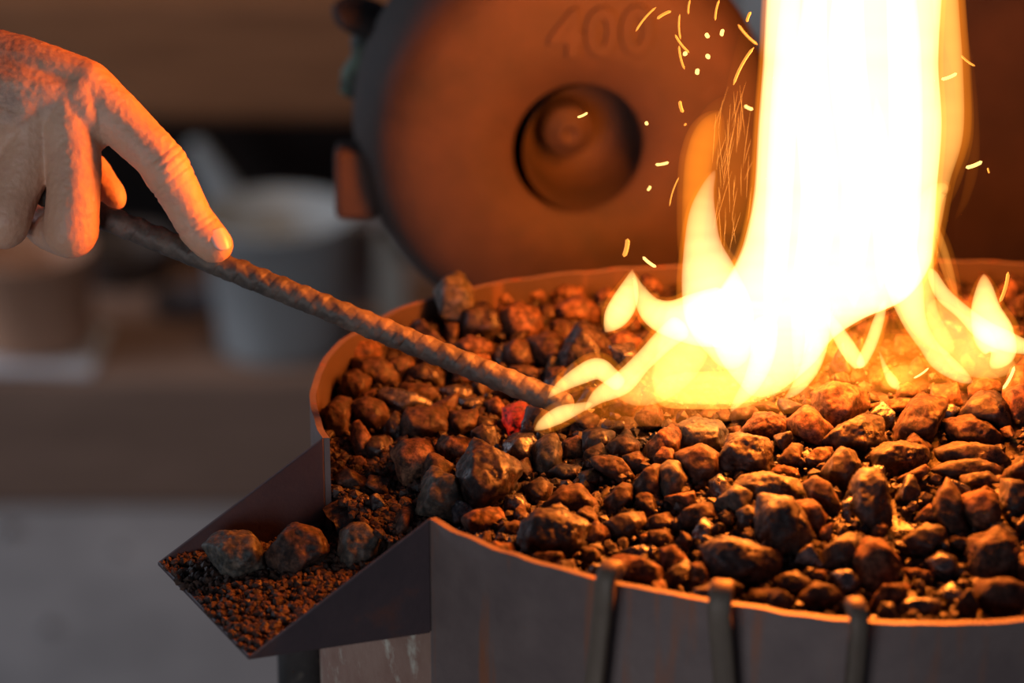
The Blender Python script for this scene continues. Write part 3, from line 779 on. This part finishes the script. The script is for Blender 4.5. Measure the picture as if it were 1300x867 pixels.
# ------------------------------------------------------------------ fire
def fmat(name, col, strength):
    m = bpy.data.materials.new(name); m.use_nodes = True; t = m.node_tree; t.nodes.clear()
    o = t.nodes.new('ShaderNodeOutputMaterial'); e = t.nodes.new('ShaderNodeEmission')
    e.inputs[0].default_value = (*col, 1); e.inputs[1].default_value = strength; t.links.new(e.outputs[0], o.inputs['Volume']); return m
F_CORE = fmat('flame_core', (1, .62, .27), 105)
F_HOT = fmat('flame_hot', (1, .56, .17), 230)
F_MID = fmat('flame_yellow', (1, .48, .11), 105)
F_THIN = fmat('flame_thin', (1, .36, .05), 110)
F_ENV = fmat('flame_orange', (1, .25, .012), 34)
F_VEIL = fmat('flame_veil', (1, .24, .012), 17)
F_HAZE = fmat('flame_glow', (1, .22, .012), 15)
FT = depth_at(1000, 500, .015)
fire = empty('fire', P(1050, 500, FT)); tag(fire, 'tall white and yellow fire blazing up from the coals', 'fire')
def tongue(name, sp_, mat, thick=.6, env=None, es=1.2, n=None, nk=20, flat=False):
    """spine of (px, py, half width px, depth offset m)"""
    n = n or 10 * (len(sp_) - 1)
    def build(scale, add, mt, nm_):
        pts = catmull(sp_, n); vs, fs = [], []
        for i, (x, y, w, dz) in enumerate(pts):
            w = max(w, .4) * scale + add 
            a = pts[max(0, i - 1)]; b = pts[min(n, i + 1)]
            tx, ty = b[0] - a[0], b[1] - a[1]; L = math.hypot(tx, ty) or 1; nx, ny = (-ty / L, tx / L) if not flat else (1.0, 0.0)
            w *= math.sqrt(max(.0004, 1 - (1 - min(1, min(i, n - i) / 4)) ** 2))
            t = FT + dz; c = P(x, y, t); e1 = RT * nx - UP * ny
            wob = 1 + .10 * noise.noise(Vector((i * .35, x * .01, 0)))
            for k in range(nk):
                th = 2 * math.pi * k / nk
                sn = math.sin(th); sn = math.copysign(abs(sn) ** (.55 if flat else 1), sn)
                vs.append(c + (e1 * math.cos(th) * w + FWD * sn * w * thick * wob) * (t / FX))
        for i in range(n):
            for k in range(nk): fs.append((i * nk + k, i * nk + (k + 1) % nk, (i + 1) * nk + (k + 1) % nk, (i + 1) * nk + k))
        fs.append(tuple(range(nk - 1, -1, -1))); fs.append(tuple(n * nk + k for k in range(nk)))
        me = mesh(nm_, vs, fs); bm = bmesh.new(); bm.from_mesh(me); bmesh.ops.recalc_face_normals(bm, faces=bm.faces); bm.to_mesh(me); bm.free()
        o = link(nm_, me, mt, fire); o.matrix_parent_inverse = Matrix.Translation(-fire.location); return o
    build(1, 0, mat, name)
    if env: build(es, 3, env, 'flame_edge')
def rows(r, dz=0.0): return [((a + b) / 2, y, (b - a) / 2, dz) for y, a, b in r]
# main column
tongue('flame_column', rows([(-560, 1085, 1095), (-420, 1050, 1135), (-250, 1005, 1180), (-100, 978, 1204), (0, 972, 1196), (80, 968, 1192), (160, 962, 1196), (240, 957, 1190), (300, 946, 1186), (340, 930, 1180), (380, 905, 1150), (405, 902, 1096), (430, 902, 1058), (460, 915, 1035), (490, 940, 1000), (505, 955, 975)]), F_CORE, .42, F_ENV, 1.03, flat=True)
tongue('flame_tongue', [(1180, -300, 4, .01), (1190, -150, 18, .01), (1200, 0, 17, .01), (1206, 90, 17, .01), (1204, 170, 19, .01), (1194, 230, 12, .01), (1182, 290, 12, .01), (1170, 360, 8, .01)], F_MID, .7, F_ENV, 1.35)
tongue('flame_tongue', [(1203, 246, 1, -.01), (1196, 240, 9, -.01), (1180, 260, 16, -.01), (1160, 330, 26, -.01), (1170, 400, 22, -.01), (1210, 450, 12, -.01)], F_MID, .8, F_ENV, 1.1)
for sp_ in ([(1010, 480, 3), (1022, 380, 18), (1040, 250, 24), (1030, 100, 22), (1040, -80, 10)], [(1085, 395, 2), (1082, 340, 16), (1090, 220, 22), (1075, 60, 24), (1085, -120, 10)],
            [(975, 440, 6), (985, 330, 16), (992, 200, 18), (1000, 60, 16), (1010, -100, 6)], [(1150, 380, 6), (1148, 280, 20), (1150, 150, 22), (1145, 10, 20), (1130, -140, 8)],
            [(1118, 370, 4), (1122, 300, 14), (1120, 200, 12), (1112, 120, 3)]):
    tongue('flame_tongue', [(x, y, w, -.012) for x, y, w in sp_], F_CORE, .9)
# left lobe
tongue('flame_tongue', [(908, 215, 2, .0), (898, 240, 9, 0), (892, 270, 17, 0), (892, 310, 24, 0), (900, 350, 36, 0), (912, 395, 44, 0), (925, 435, 34, 0), (930, 470, 14, 0)], F_CORE, .7, F_ENV, 1.12)
tongue('flame_tongue', [(915, 140, 3, .002), (900, 165, 16, .002), (888, 200, 18, .002), (883, 250, 17, .002), (880, 310, 14, .002), (880, 360, 8, .002)], F_ENV, 1.1, F_VEIL, 1.25)
tongue('flame_veil', [(925, 118, 3, .02), (918, 150, 30, .02), (915, 200, 44, .02), (918, 260, 50, .02), (925, 320, 50, .02), (930, 380, 40, .02)], F_VEIL, .30)
tongue('flame_veil', [(950, 10, 2, .02), (945, 80, 16, .02), (938, 160, 26, .02), (930, 240, 30, .02), (930, 300, 26, .02)], F_VEIL, .25)
# right orange edge of the column
tongue('flame_veil', [(1204, -200, 10, .015), (1208, 0, 18, .015), (1222, 100, 12, .015), (1226, 170, 10, .015), (1218, 220, 6, .015), (1206, 260, 2, .015)], F_VEIL, 1.6)
tongue('flame_veil', [(1228, 40, 1, .03), (1234, 110, 6, .03), (1236, 200, 8, .03), (1226, 250, 6, .03), (1212, 280, 2, .03)], F_HAZE, .8)
# left small tongue with its bowl
tongue('flame_tongue', [(803, 341, 1, -.005), (800, 362, 11, -.005), (792, 385, 17, -.005), (780, 405, 15, -.005), (768, 422, 3, -.005)], F_HOT, .9, F_ENV, 1.15)
tongue('flame_tongue', [(804, 345, 1, .0), (812, 368, 8, .0), (826, 392, 17, 0), (850, 404, 24, 0), (890, 405, 36, 0), (930, 400, 40, 0)], F_HOT, .8, F_ENV, 1.12)
# base sheet
tongue('flame_sheet', rows([(380, 850, 1010), (420, 838, 1040), (450, 832, 1045), (480, 826, 1030), (500, 832, 990), (514, 850, 950)], -.004), F_MID, .17, F_ENV, 1.12, flat=True)
tongue('flame_sheet', rows([(470, 850, 980), (495, 830, 980), (512, 835, 960), (520, 850, 935)], -.012), F_THIN, .2, F_ENV, 1.12, flat=True)
# low left tongues licking toward the rod
tongue('flame_tongue', [(695, 506, 1, -.022), (710, 492, 7, -.022), (735, 477, 12, -.021), (758, 468, 14, -.020), (775, 478, 12, -.018), (790, 492, 10, -.016)], F_HOT, .9, F_ENV, 1.35)
tongue('flame_tongue', [(678, 547, 1, -.030), (690, 538, 8, -.030), (712, 526, 11, -.030), (735, 518, 7, -.028), (752, 512, 3, -.026)], F_HOT, .9, F_ENV, 1.35)
tongue('flame_tongue', [(742, 522, 2, -.024), (760, 503, 10, -.022), (790, 486, 15, -.020), (815, 460, 13, -.018), (845, 430, 15, -.012), (870, 410, 18, -.006)], F_HOT, .8, F_ENV, 1.25)
tongue('flame_tongue', [(780, 500, 3, -.02), (805, 498, 18, -.018), (835, 485, 26, -.015), (862, 460, 28, -.01), (885, 430, 24, -.006)], F_MID, .6, F_ENV, 1.12)
tongue('flame_tongue', [(712, 506, 2, -.02), (735, 500, 8, -.02), (770, 498, 12, -.018), (800, 505, 10, -.016), (830, 515, 5, -.015)], F_VEIL, 1.2)
# feet in front of the column
tongue('flame_tongue', [(926, 524, 1, -.018), (938, 508, 7, -.018), (955, 485, 12, -.016), (968, 450, 16, -.012), (972, 400, 18, -.008)], F_HOT, .9, F_ENV, 1.1)
tongue('flame_tongue', [(995, 507, 1, -.016), (1012, 492, 8, -.016), (1030, 462, 13, -.014), (1038, 420, 16, -.01), (1036, 370, 18, -.008)], F_HOT, .9, F_ENV, 1.2)
tongue('flame_tongue', [(1050, 395, 3, -.016), (1060, 415, 8, -.016), (1075, 440, 11, -.016), (1090, 462, 9, -.016), (1093, 468, 2, -.016)], F_HOT, 1.1, F_ENV, 1.3)
tongue('flame_tongue', [(1124, 380, 3, -.016), (1116, 405, 7, -.016), (1106, 435, 8, -.016), (1094, 460, 7, -.016), (1090, 468, 2, -.016)], F_HOT, 1.1, F_ENV, 1.3)
tongue('flame_tongue', [(1116, 445, 1, -.02), (1124, 468, 4, -.02), (1134, 485, 7, -.02), (1142, 495, 2, -.02)], F_HOT, 1.2, F_ENV, 1.4)
tongue('flame_tongue', [(1118, 494, 3, -.018), (1138, 480, 14, -.018), (1158, 473, 10, -.018), (1178, 470, 3, -.018)], F_THIN, .7, F_ENV, 1.3)
tongue('flame_tongue', [(1125, 220, 6, -.004), (1135, 300, 24, -.006), (1148, 360, 24, -.01), (1160, 405, 16, -.012), (1177, 436, 12, -.014), (1195, 458, 14, -.014), (1222, 478, 9, -.014), (1236, 486, 1, -.014)], F_HOT, .6, F_ENV, 1.2)
tongue('flame_tongue', [(1180, 340, 6, -.004), (1196, 372, 10, -.004), (1222, 396, 10, -.004), (1250, 420, 14, -.004), (1275, 432, 14, -.004), (1300, 440, 10, -.004), (1350, 452, 2, -.004)], F_HOT, .9, F_ENV, 1.2)
tongue('flame_tongue', [(1249, 347, 2, .0), (1250, 365, 11, 0), (1252, 395, 20, 0), (1262, 425, 26, 0), (1272, 448, 18, 0), (1258, 468, 5, 0)], F_HOT, .8, F_ENV, 1.2)
tongue('flame_tongue', [(1182, 380, 10, .0), (1205, 415, 26, 0), (1235, 445, 34, 0), (1262, 462, 20, 0), (1290, 462, 8, 0)], F_MID, .5, F_ENV, 1.1)
tongue('flame_wisp', [(1182, 270, 1, .01), (1194, 305, 5, .01), (1205, 340, 5, .01), (1214, 375, 3, .01), (1218, 395, 1, .01)], F_THIN, 1, F_VEIL, 1.6)
tongue('flame_wisp', [(1180, 280, 1, .012), (1190, 320, 3, .012), (1206, 362, 3, .012), (1212, 380, 1, .012)], F_THIN, 1)
# low orange glow over the coals
tongue('flame_glow', [(700, 528, 4, -.02), (760, 520, 20, -.015), (850, 515, 26, -.01), (960, 495, 36, -.005), (1080, 470, 44, 0), (1180, 462, 38, 0), (1280, 470, 26, 0), (1340, 470, 4, 0)], F_HAZE, 1.1)
tongue('flame_glow', [(1040, 400, 6, .0), (1080, 440, 40, 0), (1130, 450, 48, 0), (1190, 460, 34, 0), (1230, 480, 6, 0)], F_VEIL, .8)
# bright filaments inside the veil
sm_ = M('flame_filament'); sm_.base((0, 0, 0)); sm_.b.inputs['Emission Color'].default_value = (1, .33, .04, 1); sm_.b.inputs['Emission Strength'].default_value = .8
vs, fs = [], []; rr = random.Random(12)
for i in range(46):
    x = rr.uniform(905, 950); y = rr.uniform(130, 300); L = rr.uniform(20, 75); dx = rr.uniform(-.12, .34)
    dz = rr.uniform(.0, .035); b = len(vs); m_ = 6
    for j in range(m_ + 1):
        s = j / m_; px = x + dx * L * s + 1.2 * math.sin(s * 2 + i); py = y - L * (s - .5); w = .27 * math.sin(math.pi * (.08 + .84 * s))
        c = P(px, py, FT + dz)
        for k in range(4):
            th = math.pi / 2 * k; vs.append(c + (RT * math.cos(th) + FWD * math.sin(th)) * w * FT / FX)
    for j in range(m_):
        for k in range(4): fs.append((b + j * 4 + k, b + j * 4 + (k + 1) % 4, b + j * 4 + 4 + (k + 1) % 4, b + j * 4 + 4 + k))
fo = link('flame_filaments', mesh('flame_filaments', vs, fs), sm_.m, fire); fo.matrix_parent_inverse = Matrix.Translation(-fire.location); fo['kind'] = 'stuff'
# ------------------------------------------------------------------ sparks
def spmat(name, c, s):
    m = M(name); m.base((0, 0, 0)); m.b.inputs['Emission Color'].default_value = (*c, 1); m.b.inputs['Emission Strength'].default_value = s; return m.m
SPY = spmat('spark_yellow', (1, .62, .16), 2.2); SPO = spmat('spark_orange', (1, .33, .04), 1.3)
W = 'thin'
SP = [(833, 9, 807, 40, 1.3, 'o', 'long curved orange spark left of the topmost row'), (852, 14, 834, 24, 1.9, 'o', 'short tilted spark beside the long curved one at the top'),
      (876, 0, 874, 18, 1.2, 'o', 'faint upright spark at the top edge of the disc'), (913, 0, 908, 26, 1.3, 'o', 'slim upright spark near the upper right edge of the disc'),
      (863, 18, 864, 50, 1.2, 'o', 'long upright spark above the crossing pair'), (857, 44, 875, 67, 1.5, 'o', 'slanted spark crossing above the twin specks'),
      (862, 58, 869, 88, 1.4, 'o', 'upright spark below the slanted crossing one'), (868, 66, 872, 70, 3.2, 'y', 'round yellow spark touching the slanted one'),
      (896, 42, 900, 48, 2.6, 'y', 'plump yellow spark high right of the number'), (918, 37, 916, 46, 2.4, 'y', 'plump yellow spark nearest the veil of flame'),
      (896, 73, 901, 70, 3.6, 'y', 'largest round yellow spark in front of the disc'), (886, 87, 885, 95, 2.6, 'y', 'oval yellow spark just below the largest one'),
      (863, 128, 867, 143, 2.2, 'o', 'stubby orange spark above the dim speck'), (869, 157, 871, 159, 2.4, 'o', 'dim reddish speck of spark between disc and flame'),
      (733, 149, 746, 143, 1.5, 'y', 'small slanted spark in front of the hub boss'), (820, 154, 822, 159, 2.2, 'y', 'white speck at the right edge of the hub recess'),
      (832, 209, 849, 206, 1.8, 'y', 'level yellow spark right of the hub recess'), (822, 242, 826, 236, 1.8, 'y', 'tiny white spark below the level one'),
      (792, 326, 797, 303, 3.0, 'o', 'thick orange spark above the small left flame'), (816, 326, 833, 339, 2.0, 'y', 'slanted yellow spark right of the thick orange one'),
      (937, 31, 962, 57, 1.7, 'o', 'long slanted spark crossing the left edge of the tall flame'), (957, 60, 931, 108, 1.8, 'o', 'longest slanted spark beside the tall flame'),
      (945, 134, 956, 139, 2.2, 'y', 'bright stubby spark inside the veil of flame'), (953, 15, 948, 28, 1.8, 'o', 'short spark by the pale gap at the top'),
      (1195, 101, 1215, 93, 2.0, 'y', 'yellow spark on the right edge of the tall flame'), (1220, 70, 1238, 84, 1.3, 'o', 'thin orange spark leaving the tall flame at upper right'),
      (1226, 213, 1247, 205, 2.3, 'y', 'stout yellow spark over the dark plate at right'), (1254, 213, 1256, 220, 1.1, 'o', 'tiny faint spark beside the stout one'),
      (1269, 384, 1280, 345, 2.2, 'o', 'upright orange spark above the right flame tip'), (1273, 494, 1288, 465, 2.0, 'y', 'yellow spark rising from the coals at far right'),
      (862, 225, 850, 262, .8, 'o', 'hair-thin curved spark left of the side flame'), (1160, 480, 1179, 467, 1.2, 'y', 'tiny yellow spark over the low flame patch')]
for x0, y0, x1, y1, w, cc, lab in SP:
    a = np.array((x0, y0)); b = np.array((x1, y1)); dz = random.uniform(-.02, .02) if x0 > 1100 else random.uniform(-.01, .05)
    bend = np.array((-(b - a)[1], (b - a)[0])) * .05
    vs, fs = [], []; n, nk = 10, 8; L = math.hypot(*(b - a))
    for i in range(n + 1):
        s = i / n; c2 = a + (b - a) * s + bend * 4 * s * (1 - s); e = min(s, 1 - s) * L
        ww = w * math.sqrt(max(.02, 1 - max(0, 1 - e / (w * .9)) ** 2)); tv = (b - a) / (L or 1); c = P(c2[0], c2[1], FT - .01 + dz)
        for k in range(nk):
            th = 2 * math.pi * k / nk
            vs.append(c + ((RT * -tv[1] - UP * tv[0]) * math.cos(th) + FWD * math.sin(th)) * ww * FT / FX)
    for i in range(n):
        for k in range(nk): fs.append((i * nk + k, i * nk + (k + 1) % nk, (i + 1) * nk + (k + 1) % nk, (i + 1) * nk + k))
    fs.append(tuple(range(nk))); fs.append(tuple(n * nk + k for k in range(nk)))
    tag(recentre(link('spark', mesh('spark', vs, fs), SPY if cc == 'y' else SPO)), lab, 'spark', 'sparks flying around the fire')
# ------------------------------------------------------------------ cast iron disc
DT = depth_at(760, 342) + .10
dc = P(735, 190, DT); px = DT / FX
disc = empty('cast_iron_disc', dc); tag(disc, 'large round rusty cast-iron disc with 400 cast on its face behind the fire', 'iron disc')
YAW = math.radians(9)
RD = Matrix.Rotation(YAW, 4, 'Z') @ Matrix.Rotation(math.radians(90 - 0), 4, 'X')   # lathe z -> toward the camera side
disc.matrix_world = Matrix.Translation(dc) @ RD
Rr = 270 * px
o = lathe('disc_body', [(0, -.004), (84 * px, -.004), (88 * px, .0), (150 * px, .001), (212 * px, .0), (238 * px, -.004), (258 * px, -.014), (Rr, -.034), (Rr, -.075), (Rr * .9, -.10), (0, -.10)][1:], CASTM, disc, n=128)
o2 = lathe('hub_recess', [(85 * px, -.001), (80 * px, -.008), (76 * px, -.026), (68 * px, -.044), (44 * px, -.050), (0, -.050)], CASTM, disc, n=96)
lathe('hub_boss', [(36 * px, -.050), (34 * px, -.034), (30 * px, -.030), (19 * px, -.030), (16 * px, -.027), (9 * px, -.027), (7 * px, -.029), (0, -.029)], CASTM, disc, n=64)
for ob in (o2, disc.children[-1]): ob.location = (13 * px, 0, 0)
cu = bpy.data.curves.new('t', 'FONT'); cu.body = '400'; cu.size = .034; cu.extrude = .0012; cu.bevel_depth = .0006; cu.offset = .0011; cu.align_x = 'CENTER'; cu.space_character = 1.12
to = bpy.data.objects.new('t', cu); C.objects.link(to); dg = bpy.context.evaluated_depsgraph_get()
tm = bpy.data.meshes.new_from_object(to.evaluated_get(dg)); bpy.data.objects.remove(to)
tm.materials.clear(); num = link('cast_number', tm, CASTM, disc); num.location = (27 * px, 127 * px, .0014)
# lug and bracket on its left edge
mm = Matrix
for ob in (frombm('lug', box_bm((-.012, -.012, -.02), (.012, .012, .02), .004), CASTM),):
    ob.location = P(453, 228, DT + .03); tag(ob, 'rusty reddish iron lug at the left edge of the cast disc', 'lug')
    ob.name = 'iron_lug'
gm = M('green_paint'); gm.base(gm.ramp(gm.noise(60, 4), [(.4, (.03, .035, .03)), (.6, (.12, .17, .11))])); gm.rough(.7)
cl = empty('valve', P(466, 75, DT + .06)); tag(cl, 'dark green blurred valve on the upper left edge of the cast disc', 'valve')
lathe('valve_body', [(0, -.022), (.010, -.022), (.012, -.01), (.009, 0), (.012, .008), (.011, .02), (0, .022)], gm.m, cl, n=32, rot=(0, .3, 0))
lathe('handle', [(0, -.004), (.017, -.004), (.019, 0), (.017, .004), (0, .004)], DARKM, cl, n=32, loc=(-.001, 0, .024), rot=(.2, .3, 0))
# back plate on the right
bt = DT + .14
bp = [P(965, -700, bt + .10), P(1700, -700, bt + .10), P(1700, 700, bt - .12), P(965, 700, bt - .12)]
bp = [Vector((p.x, bt * cp + .09, p.z)) for p in bp]
bm = box_bm((P(1000, 0, bt).x, bp[0].y, -.25), (P(1800, 0, bt).x, bp[0].y + .006, .5), .002)
pl = frombm('back_plate', bm, PLATEM); tag(pl, 'dark rusty steel back plate behind the right side of the fire', 'plate')
# ------------------------------------------------------------------ surroundings
def woodm(name, c1, c2, stretch):
    m = M(name); f = m.noise(3, 6, .6, stretch=stretch, dist=1.0)
    m.base(m.ramp(f, [(.3, c1), (.7, c2)])); m.rough(.8); m.bump(f, .4, .01); return m.m
BEAM = woodm('beam_wood', (.20, .08, .03), (.32, .135, .055), (1.2, 8, 12))
LEDGE = woodm('ledge_wood', (.22, .13, .09), (.30, .18, .125), (1.5, 8, 10))
DARKW = woodm('dark_boards', (.02, .013, .011), (.035, .024, .02), (2, 2, 1))
fm = M('concrete'); f = fm.noise(5, 8, .6); fm.base(fm.ramp(f, [(.3, (.20, .195, .20)), (.7, (.34, .33, .335))])); fm.rough(.8); fm.bump(f, .3, .01)
BT = 4.1
ltop = P(200, 480, BT); zl = ltop.z; yl = ltop.y
zf = P(200, 640, BT).z
def yz(py, y):       # height of the view ray py at world y
    v = (433.5 - py) / FX; t = y / (cp + v * sp); return H0 + t * (cp * v * 1.0 - sp) if False else (CAM + t * (FWD + UP * v)).z
zf = yz(645, yl)
o = frombm('floor', box_bm((-4, -1.5, zf - .1), (4, 7.5, zf)), fm.m); o['kind'] = 'structure'
o = frombm('wall_back', box_bm((-4, yl + .75, zf), (4, yl + .85, 1.2)), DARKW); o['kind'] = 'structure'
o = frombm('timber_ledge', box_bm((-3, yl, zf), (1.2, yl + .5, zl), .012), LEDGE); tag(o, 'long low brown timber ledge carrying the buckets behind the hand', 'ledge')
yb = yl + .5; xbr = P(720, 60, BT + .5).x
o = frombm('timber_beam', box_bm((-3, yb, yz(158, yb)), (xbr, yb + .24, yz(-6, yb)), .02), BEAM); tag(o, 'thick horizontal reddish-brown timber beam across the back', 'beam')
o = frombm('shelf_board', box_bm((-3, yb + .06, yz(-16, yb + .06)), (xbr, yb + .24, yz(-60, yb + .06))), BEAM); tag(o, 'upper brown timber board above the thick beam', 'board')
def bucket(name, pxc, pxr, ytop, ybot, y, mat, label, taper=.8, kind='bucket', handle=False):
    t = y / cp
    def xx(pp, py): 
        v = (433.5 - py) / FX; tt_ = y / (cp + v * sp); return (pp - 650) / FX * tt_
    zt, zb = yz(ytop, y), yz(ybot, y); x = xx(pxc, (ytop + ybot) / 2); r = pxr / FX * y / (cp)
    zb = zl + (.014 if kind == 'crock' else .001)
    hgt = zt - zb; e = empty(name, (x, y + r, zb)); tag(e, label, kind)
    lathe('bucket_body' if kind == 'bucket' else 'body', [(0, 0), (r * taper, 0), (r * (taper + .02), .004), (r, hgt), (r * 1.03, hgt), (r * 1.03, hgt + .006), (r * .97, hgt + .006), (r * (taper - .03), .012), (0, .012)], mat, e, n=64)
    if handle:
        pts = [(-r * 1.02, 0, hgt * .92), (-r * .9, -.02, hgt * 1.25), (0, -.04, hgt * 1.5), (r * .9, -.02, hgt * 1.25), (r * 1.02, 0, hgt * .92)]
        pts = catmull(pts, 30); vs, fs = [], []
        for i, p in enumerate(pts):
            d = Vector(pts[min(30, i + 1)]) - Vector(pts[max(0, i - 1)]); d.normalize(); a = d.cross(Vector((0, 1, 0))).normalized(); b = d.cross(a)
            for k in range(8): vs.append(Vector(p) + (a * math.cos(k * .785) + b * math.sin(k * .785)) * .004)
        for i in range(30):
            for k in range(8): fs.append((i * 8 + k, i * 8 + (k + 1) % 8, (i + 1) * 8 + (k + 1) % 8, (i + 1) * 8 + k))
        link('handle', mesh('handle', vs, fs), mat, e)
    return e
def plain(name, c, r=.5, met=0.0):
    m = M(name); f = m.noise(14, 5, .6); m.base(m.ramp(f, [(.3, tuple(x * .85 for x in c)), (.7, c)])); m.rough(r); m.b.inputs['Metallic'].default_value = met; return m.m
GALV = plain('pale_enamel', (.44, .47, .47), .5)
GALD = plain('grey_metal', (.22, .20, .20), .5)
TERR = plain('brown_pot', (.52, .27, .16), .6)
PALE = plain('pale_sheet', (.62, .64, .68), .6)
DKG = plain('dark_tin', (.06, .055, .065), .6)
bucket('bucket', 348, 98, 308, 478, yl + .015, GALV, 'pale grey bucket on the ledge behind the rod', .80, handle=False)
bucket('bucket', 452, 40, 292, 468, yl + .27, GALD, 'darker grey bucket partly behind the left edge of the disc', .92)
bucket('crock', 30, 78, 345, 474, yl + .03, TERR, 'brown upright crock on the ledge below the hand', .96, kind='crock')
bucket('tin', 152, 62, 330, 455, yl + .34, plain('dull_brown', (.085, .06, .048), .7), 'dull brown tin between the crock and the pale bucket', .95, kind='tin')
bucket('tin', 232, 42, 395, 466, yl + .22, DKG, 'short dark tin against the left side of the pale bucket', .95, kind='tin')
# leaning pale paddle behind the bucket, pale board behind the disc
def slab(name, corners, y, th, mat, label, cat):
    bm = bmesh.new(); a = []; b = []
    for x, py in corners:
        v = (433.5 - py) / FX; t = y / (cp + v * sp); p = CAM + t * (FWD + RT * ((x - 650) / FX) + UP * v)
        a.append(bm.verts.new(p)); b.append(bm.verts.new(p + Vector((0, th, 0))))
    bm.faces.new(a); bm.faces.new(b[::-1]); k = len(a)
    for i in range(k): bm.faces.new((a[i], b[i], b[(i + 1) % k], a[(i + 1) % k]))
    bmesh.ops.recalc_face_normals(bm, faces=bm.faces); bmesh.ops.bevel(bm, geom=bm.edges[:], offset=.003, segments=2, affect='EDGES')
    o = recentre(frombm(name, bm, mat)); tag(o, label, cat); return o
slab('paddle', [(236, 186), (256, 182), (318, 262), (322, 300), (286, 300), (262, 262)], yl + .34, .02, GALV, 'grey wooden paddle leaning up out of the pale bucket', 'paddle')
slab('board', [(478, 300), (492, 300), (517, 350), (514, 400), (492, 420), (478, 380)], yl + .05, .02, plain('pale_board', (.40, .37, .31), .7), 'pale upright board seen between disc and buckets', 'board')
# pale cloth lying on the ledge
vs, fs = [], []
xa, xb = P(-200, 480, BT).x, P(118, 480, BT).x
for i in range(41):
    for j in range(21):
        u, v = i / 40, j / 20; x = xa + (xb - xa) * u; y = yl + .01 + v * .18
        vs.append((x, y, zl + .007 + .004 * noise.noise(Vector((x * 9, y * 9, 0))) + .004 * (1 - u)))
for i in range(40):
    for j in range(20): fs.append((i * 21 + j, (i + 1) * 21 + j, (i + 1) * 21 + j + 1, i * 21 + j + 1))
o = link('cloth', mesh('cloth', vs, fs), PALE); so = o.modifiers.new('t', 'SOLIDIFY'); so.thickness = .006; tag(recentre(o), 'pale bluish cloth lying on the ledge below the crock', 'cloth')
# shiny scraps on the ground
SHN = plain('scrap_metal', (.7, .72, .76), .25, .8)
for x, y, r, lab in ((8, 672, .022, 'shiny metal scrap on the ground at the far left edge'), (62, 796, .014, 'small shiny metal scrap on the grey ground'), (150, 700, .012, 'tiny metal scrap on the ground near the ledge')):
    q = onz(x, y, zf + .004); me = protos[3].copy(); ob = link('metal_scrap', me, SHN); ob.scale = (r * 100, r * 100, r * 40); ob.location = q + Vector((0, 0, r * .25)); tag(ob, lab, 'scrap', 'metal scraps on the ground')
# added pale panel, its colour stands in for window light between disc and plate
slab('window_light_panel', [(930, -60), (1012, -60), (1012, 60), (930, 60)], yb + .20, .02, plain('window_light_blue', (.6, .68, .72), .5), 'added pale bluish panel standing in for window light between disc and tall flame', 'panel')
# ------------------------------------------------------------------ lights
def light(kind, name, loc, energy, col, size=.1, rot=None, aim=None, sy=None):
    ld = bpy.data.lights.new(name, kind); ld.energy = energy; ld.color = col; o = bpy.data.objects.new(name, ld); C.objects.link(o); o.location = loc
    if kind == 'AREA':
        ld.size = size
        if sy: ld.shape = 'RECTANGLE'; ld.size_y = sy
    else: ld.shadow_soft_size = size
    if aim is not None: o.rotation_euler = (Vector(aim) - Vector(loc)).to_track_quat('-Z', 'Y').to_euler()
    return o
FC = (1, .19, .008)
for x, y, e, r in ((1050, 380, 1.4, .02), (1080, 230, 2.8, .03), (1085, 60, 3.8, .03), (1090, -150, 4.2, .03), (880, 430, .3, .010), (1230, 440, .3, .008)):
    light('POINT', 'flame_light', P(x, y, FT - .012), e * 1.45, FC, r)
wd = bpy.data.worlds.new('world'); SC.world = wd; wd.use_nodes = True
bg = wd.node_tree.nodes['Background']; bg.inputs[0].default_value = (.62, .72, 1, 1); bg.inputs[1].default_value = .045
light('AREA', 'doorway_daylight', (-1.1, -1.5, .15), 22, (.86, .9, 1), 1.2, aim=(.1, 1.2, -.05))
light('AREA', 'window_daylight', (-3.2, 3.2, .6), 46, (.74, .84, 1), 1.3, aim=(-.3, 4.3, -1.2))
light('AREA', 'added_beam_fill', (-.4, 3.6, 1.3), 10, (1, .62, .35), .5, aim=(-.4, 5.6, -.6))  # added warm fill toward the back beam, no real lamp there
